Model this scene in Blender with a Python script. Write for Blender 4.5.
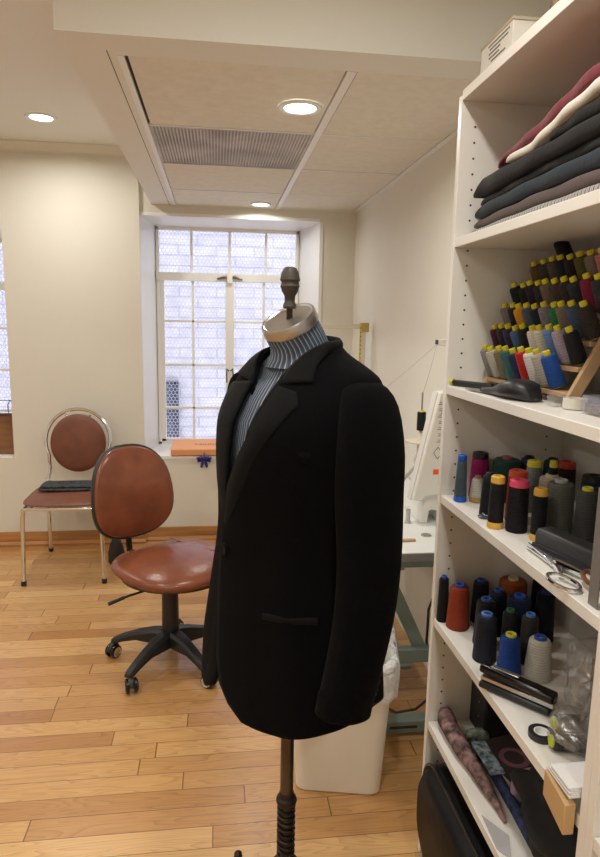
import bpy, math, random
import numpy as np
from mathutils import Vector, Matrix
random.seed(7)
sc = bpy.context.scene
for o in list(bpy.data.objects): bpy.data.objects.remove(o)
COL = sc.collection
pi = math.pi; R = math.radians
def srgb(r, g, b):
    f = lambda c: c/12.92 if c <= .04045 else ((c+.055)/1.055)**2.4
    return (f(r/255), f(g/255), f(b/255), 1)
# ------------------------------------------------------------ camera
EYE = Vector((0, 0, 1.45)); FPX = 635.93
a_, b_, c_ = R(9.504), R(7.526), R(1.044)
FW = Vector((math.sin(b_)*math.cos(a_), math.cos(b_)*math.cos(a_), -math.sin(a_)))
RT0 = Vector((math.cos(b_), -math.sin(b_), 0)); UP0 = RT0.cross(FW)
RT = RT0*math.cos(c_)+UP0*math.sin(c_); UP = UP0*math.cos(c_)-RT0*math.sin(c_)
cd = bpy.data.cameras.new('camera'); cam = bpy.data.objects.new('camera', cd); COL.objects.link(cam)
m3 = Matrix((RT, UP, -FW)).transposed(); cam.matrix_world = Matrix.Translation(EYE) @ m3.to_4x4()
cd.sensor_fit = 'VERTICAL'; cd.sensor_height = 36; cd.lens = FPX/857*36; cd.clip_start = .02
sc.camera = cam
# ------------------------------------------------------------ light & exposure
sc.view_settings.view_transform = 'Standard'; sc.view_settings.look = 'None'
sc.view_settings.gamma = 1; sc.view_settings.exposure = 0.0; sc.view_settings.use_curve_mapping = False
w = bpy.data.worlds.new('world'); sc.world = w; w.use_nodes = True
bg = w.node_tree.nodes['Background']; bg.inputs[0].default_value = (.90, .92, 1.0, 1); bg.inputs[1].default_value = 2.75
LAMP_W = 9.6; LAMP_COL = (1, .965, .885)
# ------------------------------------------------------------ key planes of the room (metres)
XS, XR, YN, YF = .556, .884, .811, 1.494
YB, YW = 4.113, 4.143
ZC, ZS = 2.455, 2.144
Z1, Z2, Z3, Z4, Z5, ZT = 1.652, 1.304, 1.028, .697, .401, 1.954
# ------------------------------------------------------------ materials
MATS = {}
def mat(name, col, rough=.6, metal=0, bump=0, bscale=60, var=0, vscale=8, sheen=0, coat=0, spec=.5, emit=0, stretch=(1,1,1), trans=0, alpha=1):
    if name in MATS: return MATS[name]
    m = bpy.data.materials.new(name); m.use_nodes = True; nt = m.node_tree; N = nt.nodes; L = nt.links
    b = N['Principled BSDF']; b.inputs['Base Color'].default_value = col
    b.inputs['Roughness'].default_value = rough; b.inputs['Metallic'].default_value = metal
    b.inputs['Specular IOR Level'].default_value = spec
    if sheen: b.inputs['Sheen Weight'].default_value = sheen; b.inputs['Sheen Roughness'].default_value = .5
    if coat: b.inputs['Coat Weight'].default_value = coat; b.inputs['Coat Roughness'].default_value = .15
    if emit: b.inputs['Emission Color'].default_value = col; b.inputs['Emission Strength'].default_value = emit
    if trans: b.inputs['Transmission Weight'].default_value = trans
    b.inputs['Alpha'].default_value = alpha
    tc = N.new('ShaderNodeTexCoord'); mp = N.new('ShaderNodeMapping'); mp.inputs['Scale'].default_value = stretch
    L.new(tc.outputs['Object'], mp.inputs[0])
    if bump:
        n = N.new('ShaderNodeTexNoise'); n.inputs['Scale'].default_value = bscale; n.inputs['Detail'].default_value = 3
        L.new(mp.outputs[0], n.inputs['Vector'])
        bp = N.new('ShaderNodeBump'); bp.inputs['Strength'].default_value = min(1, bump); bp.inputs['Distance'].default_value = .002
        L.new(n.outputs[0], bp.inputs['Height']); L.new(bp.outputs[0], b.inputs['Normal'])
    if var:
        n2 = N.new('ShaderNodeTexNoise'); n2.inputs['Scale'].default_value = vscale; n2.inputs['Detail'].default_value = 4
        L.new(mp.outputs[0], n2.inputs['Vector'])
        mx = N.new('ShaderNodeMix'); mx.data_type = 'RGBA'
        mx.inputs[6].default_value = tuple(c*(1-var) for c in col[:3])+(1,); mx.inputs[7].default_value = tuple(min(1, c*(1+var)) for c in col[:3])+(1,)
        mr = N.new('ShaderNodeMapRange'); mr.inputs['From Min'].default_value = .36; mr.inputs['From Max'].default_value = .64; L.new(n2.outputs[0], mr.inputs['Value']); L.new(mr.outputs[0], mx.inputs[0]); L.new(mx.outputs[2], b.inputs['Base Color'])
    MATS[name] = m; return m
def thread(name, rgb):
    """wound thread: fine spiral relief round the cone"""
    key = 'thread_'+name
    if key in MATS: return MATS[key]
    col = srgb(*rgb); m = mat(key, col, .68, sheen=.04, spec=.2); nt = m.node_tree; N = nt.nodes; L = nt.links; b = N['Principled BSDF']
    tc = N.new('ShaderNodeTexCoord'); wv = N.new('ShaderNodeTexWave'); wv.wave_type = 'BANDS'; wv.bands_direction = 'Z'
    wv.inputs['Scale'].default_value = 55; wv.inputs['Distortion'].default_value = 2; wv.inputs['Detail'].default_value = 2
    L.new(tc.outputs['Object'], wv.inputs['Vector'])
    bp = N.new('ShaderNodeBump'); bp.inputs['Strength'].default_value = .35; bp.inputs['Distance'].default_value = .001
    L.new(wv.outputs['Fac'], bp.inputs['Height']); L.new(bp.outputs[0], b.inputs['Normal'])
    mx = N.new('ShaderNodeMix'); mx.data_type = 'RGBA'; mx.inputs[6].default_value = tuple(c*.8 for c in col[:3])+(1,); mx.inputs[7].default_value = col
    L.new(wv.outputs['Fac'], mx.inputs[0]); L.new(mx.outputs[2], b.inputs['Base Color'])
    return m
wall_m = mat('wall_paint', srgb(222, 219, 208), .62, bump=.12, bscale=140, var=.015, vscale=2)
ceil_m = mat('ceiling_paint', srgb(230, 231, 226), .7, bump=.1, bscale=120)
tile_m = mat('ceiling_tile', srgb(228, 225, 214), .85, bump=.5, bscale=260, var=.03, vscale=30)
trimw_m = mat('white_gloss', srgb(238, 240, 240), .35)
frame_m = mat('window_paint', srgb(242, 243, 240), .4, bump=.1)
lam_m = mat('white_laminate', srgb(230, 227, 221), .38, bump=.08, bscale=90)
oak_m = mat('oak_trim', srgb(168, 116, 62), .38, var=.22, vscale=14, stretch=(.12, 1, 3), bump=.2, bscale=40)
chrome_m = mat('chrome', (.72, .75, .79, 1), .12, 1)
steel_m = mat('brushed_steel', (.50, .49, .48, 1), .34, 1, bump=.2, bscale=200)
blackp_m = mat('black_plastic', srgb(30, 31, 34), .42, bump=.15, bscale=300)
blackg_m = mat('black_gloss', srgb(16, 16, 18), .22)
leather_m = mat('brown_leatherette', srgb(126, 70, 47), .27, bump=.8, bscale=26, var=.16, vscale=9, spec=.45)
leather2_m = mat('brown_vinyl', srgb(116, 68, 50), .45, bump=.4, bscale=90, var=.12, vscale=12)
wool_m = mat('black_wool', srgb(5, 5, 7), .95, bump=.35, bscale=500, spec=.08, sheen=.016)
satin_m = mat('black_lapel_wool', srgb(8, 8, 10), .85, bump=.3, bscale=420, spec=.14, sheen=.026)
castiron_m = mat('cast_iron', srgb(46, 38, 34), .45, .6, bump=.4, bscale=80)
woodlt_m = mat('pale_rack_wood', srgb(176, 142, 106), .55, var=.15, vscale=20, stretch=(1, .2, 1))
green_m = mat('grey_green_enamel', srgb(122, 138, 130), .45)
# --- floor: oak strips across the room
def floor_material():
    m = bpy.data.materials.new('oak_strip_floor'); m.use_nodes = True; nt = m.node_tree; N = nt.nodes; L = nt.links; b = N['Principled BSDF']
    def math_(op, a, c=None, d=None):
        n = N.new('ShaderNodeMath'); n.operation = op
        for i, v in enumerate((a, c, d)):
            if v is None: continue
            if isinstance(v, (int, float)): n.inputs[i].default_value = v
            else: L.new(v, n.inputs[i])
        return n.outputs[0]
    tc = N.new('ShaderNodeTexCoord'); sp = N.new('ShaderNodeSeparateXYZ'); L.new(tc.outputs['Object'], sp.inputs[0])
    rowf = math_('DIVIDE', sp.outputs[1], .0785); row = math_('FLOOR', rowf); fr = math_('SUBTRACT', rowf, row)
    wn = N.new('ShaderNodeTexWhiteNoise'); wn.noise_dimensions = '1D'; L.new(row, wn.inputs['W'])
    leng = math_('MULTIPLY_ADD', wn.outputs['Value'], .5, .72)
    xs = math_('DIVIDE', math_('MULTIPLY_ADD', wn.outputs['Value'], 7.3, sp.outputs[0]), leng)
    col = math_('FLOOR', xs); fx = math_('SUBTRACT', xs, col)
    cb = N.new('ShaderNodeCombineXYZ'); L.new(row, cb.inputs[0]); L.new(col, cb.inputs[1])
    wn2 = N.new('ShaderNodeTexWhiteNoise'); wn2.noise_dimensions = '3D'; L.new(cb.outputs[0], wn2.inputs['Vector'])
    cr = N.new('ShaderNodeValToRGB'); L.new(wn2.outputs['Value'], cr.inputs[0])
    e = cr.color_ramp.elements; e[0].position = 0; e[0].color = srgb(184, 132, 80); e[1].position = 1; e[1].color = srgb(234, 194, 136)
    for p, c in ((.25, (210, 164, 106)), (.6, (222, 178, 118)), (.8, (200, 150, 94))):
        x = e.new(p); x.color = srgb(*c)
    # grain, shifted per board
    sh = N.new('ShaderNodeVectorMath'); sh.operation = 'MULTIPLY_ADD'; L.new(wn2.outputs['Color'], sh.inputs[0]); sh.inputs[1].default_value = (9, 9, 9); L.new(tc.outputs['Object'], sh.inputs[2])
    mp = N.new('ShaderNodeMapping'); mp.inputs['Scale'].default_value = (1.3, 13, 1); L.new(sh.outputs[0], mp.inputs[0])
    wv = N.new('ShaderNodeTexNoise'); wv.inputs['Scale'].default_value = 1.6; wv.inputs['Detail'].default_value = 1; wv.inputs['Distortion'].default_value = .4
    L.new(mp.outputs[0], wv.inputs['Vector'])
    rings = math_('FRACT', math_('MULTIPLY', wv.outputs[0], 13)); rings = math_('POWER', rings, 3)
    mp2 = N.new('ShaderNodeMapping'); mp2.inputs['Scale'].default_value = (3, 90, 1); L.new(sh.outputs[0], mp2.inputs[0])
    fn = N.new('ShaderNodeTexNoise'); fn.inputs['Scale'].default_value = 3; fn.inputs['Detail'].default_value = 4; L.new(mp2.outputs[0], fn.inputs['Vector'])
    g = math_('MULTIPLY_ADD', rings, .26, math_('MULTIPLY', fn.outputs[0], .32))
    mx = N.new('ShaderNodeMix'); mx.data_type = 'RGBA'; mx.blend_type = 'MULTIPLY'; L.new(g, mx.inputs[0]); L.new(cr.outputs[0], mx.inputs[6]); mx.inputs[7].default_value = srgb(150, 96, 52)
    # seams
    s1 = math_('LESS_THAN', fr, .03); s2 = math_('LESS_THAN', fx, .0045); seam = math_('MAXIMUM', s1, s2)
    mx2 = N.new('ShaderNodeMix'); mx2.data_type = 'RGBA'; L.new(math_('MULTIPLY', seam, .75), mx2.inputs[0]); L.new(mx.outputs[2], mx2.inputs[6]); mx2.inputs[7].default_value = srgb(92, 58, 30)
    L.new(mx2.outputs[2], b.inputs['Base Color'])
    b.inputs['Roughness'].default_value = .30; b.inputs['Coat Weight'].default_value = .25; b.inputs['Coat Roughness'].default_value = .22
    bp = N.new('ShaderNodeBump'); bp.inputs['Strength'].default_value = .25; bp.inputs['Distance'].default_value = .001
    L.new(math_('SUBTRACT', math_('MULTIPLY', fn.outputs[0], .25), seam), bp.inputs['Height']); L.new(bp.outputs[0], b.inputs['Normal'])
    return m
floor_m = floor_material()
# --- wire glass: clear pane with a hexagon wire net
def wire_glass():
    m = bpy.data.materials.new('wire_glass'); m.use_nodes = True; nt = m.node_tree; N = nt.nodes; L = nt.links
    N.remove(N['Principled BSDF']); out = N['Material Output']
    def math_(op, a, c=None, d=None):
        n = N.new('ShaderNodeMath'); n.operation = op
        for i, v in enumerate((a, c, d)):
            if v is None: continue
            if isinstance(v, (int, float)): n.inputs[i].default_value = v
            else: L.new(v, n.inputs[i])
        return n.outputs[0]
    tc = N.new('ShaderNodeTexCoord'); sp = N.new('ShaderNodeSeparateXYZ'); L.new(tc.outputs['Object'], sp.inputs[0])
    S = .025; H = 1.7320508
    x = math_('DIVIDE', sp.outputs[0], S); y = math_('DIVIDE', sp.outputs[2], S)
    def cell(ox, oy):
        ax = math_('SUBTRACT', math_('FLOORED_MODULO', math_('ADD', x, ox), 1.0), .5)
        ay = math_('SUBTRACT', math_('FLOORED_MODULO', math_('ADD', y, oy), H), H/2)
        return ax, ay
    ax, ay = cell(0, 0); bx, by = cell(.5, H/2)
    la = math_('ADD', math_('MULTIPLY', ax, ax), math_('MULTIPLY', ay, ay)); lb = math_('ADD', math_('MULTIPLY', bx, bx), math_('MULTIPLY', by, by))
    def hexd(px, py):
        px = math_('ABSOLUTE', px); py = math_('ABSOLUTE', py)
        return math_('MAXIMUM', px, math_('ADD', math_('MULTIPLY', px, .5), math_('MULTIPLY', py, .8660254)))
    ha, hb = hexd(ax, ay), hexd(bx, by); sel = math_('LESS_THAN', la, lb)
    h = math_('ADD', math_('MULTIPLY', sel, ha), math_('MULTIPLY', math_('SUBTRACT', 1, sel), hb))
    wire = math_('GREATER_THAN', h, .435)
    tr = N.new('ShaderNodeBsdfTransparent'); tr.inputs[0].default_value = (.93, .94, .96, 1)
    gl = N.new('ShaderNodeBsdfGlossy'); gl.inputs['Roughness'].default_value = .05
    m1 = N.new('ShaderNodeMixShader'); m1.inputs[0].default_value = .05; L.new(tr.outputs[0], m1.inputs[1]); L.new(gl.outputs[0], m1.inputs[2])
    df = N.new('ShaderNodeBsdfTranslucent'); df.inputs[0].default_value = (.55, .58, .68, 1)
    m2 = N.new('ShaderNodeMixShader'); L.new(math_('MULTIPLY', wire, .75), m2.inputs[0]); L.new(m1.outputs[0], m2.inputs[1]); L.new(df.outputs[0], m2.inputs[2])
    L.new(m2.outputs[0], out.inputs[0]); return m
glass_m = wire_glass()
def clear_mat(name, tint=(.95, .95, .96, 1), gloss=.12, rough=.1, milk=0.0, milkcol=(.8, .8, .8, 1), noise=0):
    m = bpy.data.materials.new(name); m.use_nodes = True; nt = m.node_tree; N = nt.nodes; L = nt.links
    N.remove(N['Principled BSDF']); tr = N.new('ShaderNodeBsdfTransparent'); tr.inputs[0].default_value = tint
    gl = N.new('ShaderNodeBsdfGlossy'); gl.inputs['Roughness'].default_value = rough
    m1 = N.new('ShaderNodeMixShader'); m1.inputs[0].default_value = gloss; L.new(tr.outputs[0], m1.inputs[1]); L.new(gl.outputs[0], m1.inputs[2])
    df = N.new('ShaderNodeBsdfDiffuse'); df.inputs[0].default_value = milkcol
    m2 = N.new('ShaderNodeMixShader'); m2.inputs[0].default_value = milk; L.new(m1.outputs[0], m2.inputs[1]); L.new(df.outputs[0], m2.inputs[2])
    if noise:
        tc = N.new('ShaderNodeTexCoord'); n = N.new('ShaderNodeTexNoise'); n.inputs['Scale'].default_value = noise; n.inputs['Detail'].default_value = 2; n.inputs['Distortion'].default_value = 1.5
        L.new(tc.outputs['Object'], n.inputs['Vector']); bp = N.new('ShaderNodeBump'); bp.inputs['Strength'].default_value = 1; bp.inputs['Distance'].default_value = .02
        L.new(n.outputs[0], bp.inputs['Height']); L.new(bp.outputs[0], gl.inputs['Normal']); L.new(bp.outputs[0], df.inputs['Normal'])
    L.new(m2.outputs[0], N['Material Output'].inputs[0]); return m
bag_m = clear_mat('clear_polythene', (.93, .93, .94, 1), .17, .26, .13, (.7, .68, .66, 1), 14)
acry_m = clear_mat('clear_acrylic', (.93, .94, .95, 1), .16, .05, .08)
liner_m = clear_mat('white_bin_liner', (.9, .9, .9, 1), .1, .3, .72, (.85, .85, .85, 1), 25)
# --- stripes for the dress form
def stripe_mat(name, base, line, period, width, axis='ang', rough=.7):
    m = bpy.data.materials.new(name); m.use_nodes = True; nt = m.node_tree; N = nt.nodes; L = nt.links; b = N['Principled BSDF']
    def math_(op, a, c=None):
        n = N.new('ShaderNodeMath'); n.operation = op
        for i, v in enumerate((a, c)):
            if v is None: continue
            if isinstance(v, (int, float)): n.inputs[i].default_value = v
            else: L.new(v, n.inputs[i])
        return n.outputs[0]
    tc = N.new('ShaderNodeTexCoord')
    if axis == 'uv':
        sp = N.new('ShaderNodeSeparateXYZ'); L.new(tc.outputs['UV'], sp.inputs[0]); v = sp.outputs[0]
    else:
        sp = N.new('ShaderNodeSeparateXYZ'); L.new(tc.outputs['Object'], sp.inputs[0]); v = sp.outputs['XYZ'.index(axis)]
    f = math_('FRACT', math_('DIVIDE', v, period)); k = math_('LESS_THAN', f, width); k2 = math_('LESS_THAN', math_('ABSOLUTE', math_('SUBTRACT', f, .62)), .07)
    mx = N.new('ShaderNodeMix'); mx.data_type = 'RGBA'; L.new(k, mx.inputs[0]); mx.inputs[6].default_value = base; mx.inputs[7].default_value = line
    mx2 = N.new('ShaderNodeMix'); mx2.data_type = 'RGBA'; L.new(k2, mx2.inputs[0]); L.new(mx.outputs[2], mx2.inputs[6]); mx2.inputs[7].default_value = tuple(c*.35 for c in base[:3])+(1,)
    L.new(mx2.outputs[2], b.inputs['Base Color']); b.inputs['Roughness'].default_value = rough; b.inputs['Specular IOR Level'].default_value = .2
    return m
# ------------------------------------------------------------ mesh helpers
class MB:
    def __init__(s): s.v = []; s.f = []; s.uv = None
    def add(s, vs, fs):
        n = len(s.v); s.v += [tuple(v) for v in vs]; s.f += [tuple(i+n for i in f) for f in fs]; return s
    def hexa(s, p):      # 8 points: bottom 4 ccw, top 4 ccw
        return s.add(p, [(3,2,1,0),(4,5,6,7),(0,1,5,4),(1,2,6,5),(2,3,7,6),(3,0,4,7)])
    def box(s, x0, x1, y0, y1, z0, z1, T=None):
        p = [(x0,y0,z0),(x1,y0,z0),(x1,y1,z0),(x0,y1,z0),(x0,y0,z1),(x1,y0,z1),(x1,y1,z1),(x0,y1,z1)]
        if T: p = [T @ Vector(q) for q in p]
        return s.hexa(p)
    def loft(s, rings, closed=True, cap=True):
        n = len(rings[0]); vs = [q for r in rings for q in r]; fs = []
        for i in range(len(rings)-1):
            for j in range(n if closed else n-1):
                k = (j+1) % n; fs.append((i*n+j, i*n+k, (i+1)*n+k, (i+1)*n+j))
        if cap and closed: fs.append(tuple(range(n-1, -1, -1))); fs.append(tuple((len(rings)-1)*n+j for j in range(n)))
        return s.add(vs, fs)
    def lathe(s, prof, c=(0,0,0), n=28, T=None, cap=True):
        rings = []
        for r, z in prof:
            rings.append([Vector((c[0]+r*math.cos(2*pi*j/n), c[1]+r*math.sin(2*pi*j/n), c[2]+z)) for j in range(n)])
        if T: rings = [[T @ q for q in r] for r in rings]
        return s.loft(rings, True, cap)
    def tube(s, pts, r, n=10, cap=True, closed=False, flat=1):
        pts = [Vector(p) for p in pts]; m = len(pts); rr = r if hasattr(r, '__len__') else [r]*m; rings = []; up = None
        for i, p in enumerate(pts):
            if closed: t = pts[(i+1) % m]-pts[i-1]
            else: t = pts[min(i+1, m-1)]-pts[max(i-1, 0)]
            t.normalize()
            if up is None:
                up = Vector((0,0,1)) if abs(t.z) < .9 else Vector((1,0,0))
            sd = t.cross(up)
            if sd.length < 1e-6: sd = t.cross(Vector((0,1,0)))
            sd.normalize(); up = sd.cross(t).normalized()
            rings.append([p+sd*(rr[i]*math.cos(2*pi*j/n))+up*(rr[i]*flat*math.sin(2*pi*j/n)) for j in range(n)])
        if closed: rings.append(rings[0]); cap = False
        return s.loft(rings, True, cap)
    def prism(s, poly, T, h):     # 2D polygon in T's xy plane, thickness h along T's z
        n = len(poly); vs = [T @ Vector((x, y, 0)) for x, y in poly]+[T @ Vector((x, y, h)) for x, y in poly]
        fs = [tuple(range(n-1, -1, -1)), tuple(range(n, 2*n))]+[(i, (i+1) % n, (i+1) % n+n, i+n) for i in range(n)]
        return s.add(vs, fs)
    def grid(s, rows):
        n = len(rows[0]); fs = [(i*n+j, i*n+j+1, (i+1)*n+j+1, (i+1)*n+j) for i in range(len(rows)-1) for j in range(n-1)]
        return s.add([q for r in rows for q in r], fs)
    def build(s, name, m, parent=None, smooth=True, bevel=0, seg=2, sub=0, solid=0, angle=35, soloff=-1):
        me = bpy.data.meshes.new(name); me.from_pydata(s.v, [], s.f); me.update()
        import bmesh
        bm = bmesh.new(); bm.from_mesh(me)
        if not s.uv: bmesh.ops.remove_doubles(bm, verts=bm.verts, dist=1e-5)
        if not solid: bmesh.ops.recalc_face_normals(bm, faces=bm.faces)
        bm.to_mesh(me); bm.free()
        if s.uv:
            lay = me.uv_layers.new(name='UVMap')
            for lp in me.loops: lay.data[lp.index].uv = s.uv[lp.vertex_index]
        me.materials.append(m)
        if smooth:
            me.shade_smooth()
            try: me.set_sharp_from_angle(angle=R(angle))
            except Exception: pass
        o = bpy.data.objects.new(name, me); COL.objects.link(o)
        if parent: o.parent = parent
        if solid:
            md = o.modifiers.new('solid', 'SOLIDIFY'); md.thickness = solid; md.offset = soloff
        if bevel:
            md = o.modifiers.new('bevel', 'BEVEL'); md.width = bevel; md.segments = seg; md.limit_method = 'ANGLE'; md.angle_limit = R(40)
        if sub:
            md = o.modifiers.new('sub', 'SUBSURF'); md.levels = sub; md.render_levels = sub
        return o
def tag(o, label, cat, group=None):
    o['label'] = label; o['category'] = cat
    if group: o['group'] = group
    return o
def thing(name, label, cat, loc=(0,0,0), rz=0, group=None):
    o = bpy.data.objects.new(name, None); COL.objects.link(o); o.empty_display_size = .05
    o.location = loc; o.rotation_euler = (0, 0, rz); return tag(o, label, cat, group)
def struct(o): o['kind'] = 'structure'; return o
def copy_tree(o, parent=None):
    c = o.copy(); COL.objects.link(c); c.parent = parent
    for ch in list(o.children): copy_tree(ch, c)
    return c
def text_mesh(name, body, size, T, m, parent, ext=.0004):
    cu = bpy.data.curves.new(name, 'FONT'); cu.body = body; cu.size = size; cu.extrude = ext; cu.align_x = 'LEFT'
    tmp = bpy.data.objects.new('tmp', cu); COL.objects.link(tmp)
    dg = bpy.context.evaluated_depsgraph_get(); me = bpy.data.meshes.new_from_object(tmp.evaluated_get(dg))
    bpy.data.objects.remove(tmp); o = bpy.data.objects.new(name, me); COL.objects.link(o); me.materials.clear(); me.materials.append(m)
    me.transform(T); o.parent = parent; return o
def axes(o, x, y, z):
    m = Matrix((Vector(x), Vector(y), Vector(z))).transposed().to_4x4(); return Matrix.Translation(Vector(o)) @ m
# ------------------------------------------------------------ room shell
X0, Y0 = -3.2, -1.9
struct(MB().box(X0-.1, 2.2, Y0-.1, 4.6, -.1, 0).build('floor', floor_m, smooth=False))
struct(MB().box(X0-.1, 2.2, Y0-.1, 4.6, ZC, ZC+.1).build('ceiling', ceil_m, smooth=False))
struct(MB().box(X0-.1, X0, Y0-.1, 4.6, 0, ZC).build('wall_left', wall_m, smooth=False))
struct(MB().box(XR, XR+.1, Y0-.1, 4.6, 0, ZC).build('wall_right', wall_m, smooth=False))
struct(MB().box(X0, XR, Y0-.1, Y0, 0, ZC).build('wall_rear', wall_m, smooth=False))
def window_hole(mb, x0, x1, z0, z1, xa, xb, za, zb, yo, yi):
    # splayed reveal: outer opening x0..x1,z0..z1 at yo; inner xa..xb,za..zb at yi
    mb.hexa([(x0,yo,z0),(xa,yi,za),(x0-.02,yi,za),(x0-.02,yo,z0),(x0,yo,z1),(xa,yi,zb),(x0-.02,yi,zb),(x0-.02,yo,z1)])
    mb.hexa([(x1,yo,z0),(x1+.02,yo,z0),(x1+.02,yi,za),(xb,yi,za),(x1,yo,z1),(x1+.02,yo,z1),(x1+.02,yi,zb),(xb,yi,zb)])
    mb.hexa([(x0,yo,z0-.02),(x1,yo,z0-.02),(xb,yi,z0-.02),(xa,yi,z0-.02),(x0,yo,z0),(x1,yo,z0),(xb,yi,za),(xa,yi,za)])
    mb.hexa([(x0,yo,z1),(x1,yo,z1),(xb,yi,zb),(xa,yi,zb),(x0,yo,z1+.02),(x1,yo,z1+.02),(xb,yi,z1+.02),(xa,yi,z1+.02)])
WIN = (-.465, .651, .572, 2.077, -.399, .556, .594, 2.056)
WY = 4.45
LW = (-2.38, -1.266, .574, 1.96, -2.31, -1.21+.0, .594, 1.94)
mb = MB(); yb = 4.6
mb.box(X0, LW[0], YB, yb, 0, ZC); mb.box(LW[0], LW[1], YB, yb, 0, LW[2]); mb.box(LW[0], LW[1], YB, yb, LW[3], ZC); mb.box(LW[1], WIN[0], YB, yb, 0, ZC)
struct(mb.build('wall_back', wall_m, smooth=False))
mb = MB()
mb.box(WIN[0], WIN[1], YW, yb, 0, WIN[2]); mb.box(WIN[0], WIN[1], YW, yb, WIN[3], ZC); mb.box(WIN[1], XR, YW, yb, 0, ZC)
struct(mb.build('wall_window_side', wall_m, smooth=False))
mb = MB(); window_hole(mb, *WIN, YW-.004, WY); struct(mb.build('trim_1', trimw_m, smooth=False))
# crown moulding, baseboard
mb = MB(); T = axes((X0, YB, ZC), (0,-1,0), (0,0,-1), (1,0,0))
mb.prism([(0,0),(.05,0),(.05,.008),(.03,.03),(.012,.045),(.012,.056),(0,.056)], T, -.465-X0); struct(mb.build('trim_2', wall_m))
T = axes((X0, YB, 0), (0,-1,0), (0,0,1), (1,0,0))
mb = MB(); mb.prism([(0,0),(.028,0),(.028,.012),(.018,.026),(.016,.028),(.016,.07),(.010,.082),(.010,.088),(0,.09)], T, -.465-X0); struct(mb.build('baseboard_left', oak_m))
T = axes((-.465, YW, 0), (0,-1,0), (0,0,1), (1,0,0))
mb = MB(); mb.prism([(0,0),(.028,0),(.028,.012),(.018,.026),(.016,.028),(.016,.07),(.010,.082),(.010,.088),(0,.09)], T, XR+.465); struct(mb.build('baseboard_back', oak_m))
# dropped ceiling
XL, YS = -.393, 1.76
dc = MB().box(XL, XR, YS, YW, ZS+.010, ZC).box(XL, -.262, YS, YW, ZS, ZS+.010).box(-.262, XR, YS, 1.888, ZS, ZS+.010).build('ceiling_dropped', ceil_m, smooth=False); struct(dc)
mb = MB(); mb.box(-.262, -.244, 1.888, YW, ZS-.001, ZS+.012); mb.box(.366, .392, 1.888, YW, ZS-.002, ZS+.012); mb.box(XR-.022, XR, 1.888, YW, ZS-.001, ZS+.012)
ys = [1.888, 2.510, 3.083, 3.668, YW]
for y in ys[1:4]: mb.box(-.25, XR, y-.004, y+.004, ZS+.001, ZS+.012)
mb.box(-.25, XR, YW-.014, YW, ZS, ZS+.012)
mb.build('ceiling_grid', trimw_m, dc, smooth=False)
dark_gap = mat('shadow_gap', srgb(60, 54, 48), .9)
for ci, (xa, xb) in enumerate(((-.243, .364), (.394, .861))):
    for k in range(4):
        if ci == 0 and k == 1: continue
        dz = .002 if (ci+k) % 2 else .004
        MB().box(xa+.002+(.006 if ci == 0 and k == 0 else 0), xb-.002, ys[k]+.006, ys[k+1]-.006, ZS+dz, ZS+.012).build('ceiling_tile', tile_m, dc, smooth=False)
MB().box(-.2435, -.234, 1.89, 2.5, ZS+.006, ZS+.0105).build('panel_gap', dark_gap, dc, smooth=False)
MB().box(-.2855, -.2835, 1.86, YW, ZS-.0006, ZS+.0105).build('panel_joint', dark_gap, dc, smooth=False)
# air vent
av = thing('air_vent', 'grey dusty slatted return air grille set in the dropped ceiling', 'vent', (.06, 2.797, ZS))
vm = mat('vent_grey', srgb(206, 206, 208), .6, var=.18, vscale=5, bump=.3); vd = mat('vent_dark', srgb(176, 176, 180), .8, var=.2, vscale=6)
MB().box(-.302, .302, -.282, .282, .007, .0095).build('backing', vd, av, smooth=False)
mb = MB()
for i in range(48):
    x = -.296+i*.0126; mb.box(x, x+.005, -.28, .28, .0015, .008)
mb.build('slats', vm, av, smooth=False)
mb = MB(); mb.box(-.303,.303,-.283,-.277,.0,.009).box(-.303,.303,.277,.283,.0,.009).box(-.303,-.297,-.28,.28,0,.009).box(.297,.303,-.28,.28,0,.009).build('rim', vm, av, smooth=False)
# recessed lights
glow_m = mat('lamp_diffuser', (1, .95, .87, 1), .5, emit=9)
def downlight(x, y, z, label, r=.07, power=LAMP_W):
    t = thing('recessed_light', label, 'ceiling light', (x, y, z), 0, 'recessed ceiling lights')
    MB().lathe([(r*.72, -.001), (r*.76, -.006), (r*.97, -.006), (r, -.001), (r, 0), (r*.72, 0)], n=40, cap=False).build('trim_ring', trimw_m, t)
    MB().lathe([(r*.74, -.0015), (r*.5, -.003), (.001, -.0035)], n=40, cap=False).build('diffuser', glow_m, t)
    ld = bpy.data.lights.new('bulb', 'AREA'); ld.shape = 'DISK'; ld.size = r*1.3; ld.energy = power; ld.color = LAMP_COL; ld.spread = R(165)
    lo = bpy.data.objects.new('bulb', ld); COL.objects.link(lo); lo.location = (0, 0, -.010); lo.parent = t
    return t
downlight(-.883, 3.596, ZC, 'round recessed light in the high ceiling on the left', .077, LAMP_W*.75)
downlight(.273, 2.211, ZS, 'large round recessed light in the front tile of the dropped ceiling', .071, LAMP_W*.55)
downlight(.266, 3.987, ZS, 'small round recessed light in the dropped ceiling close to the window', .066, LAMP_W*.28)
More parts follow.
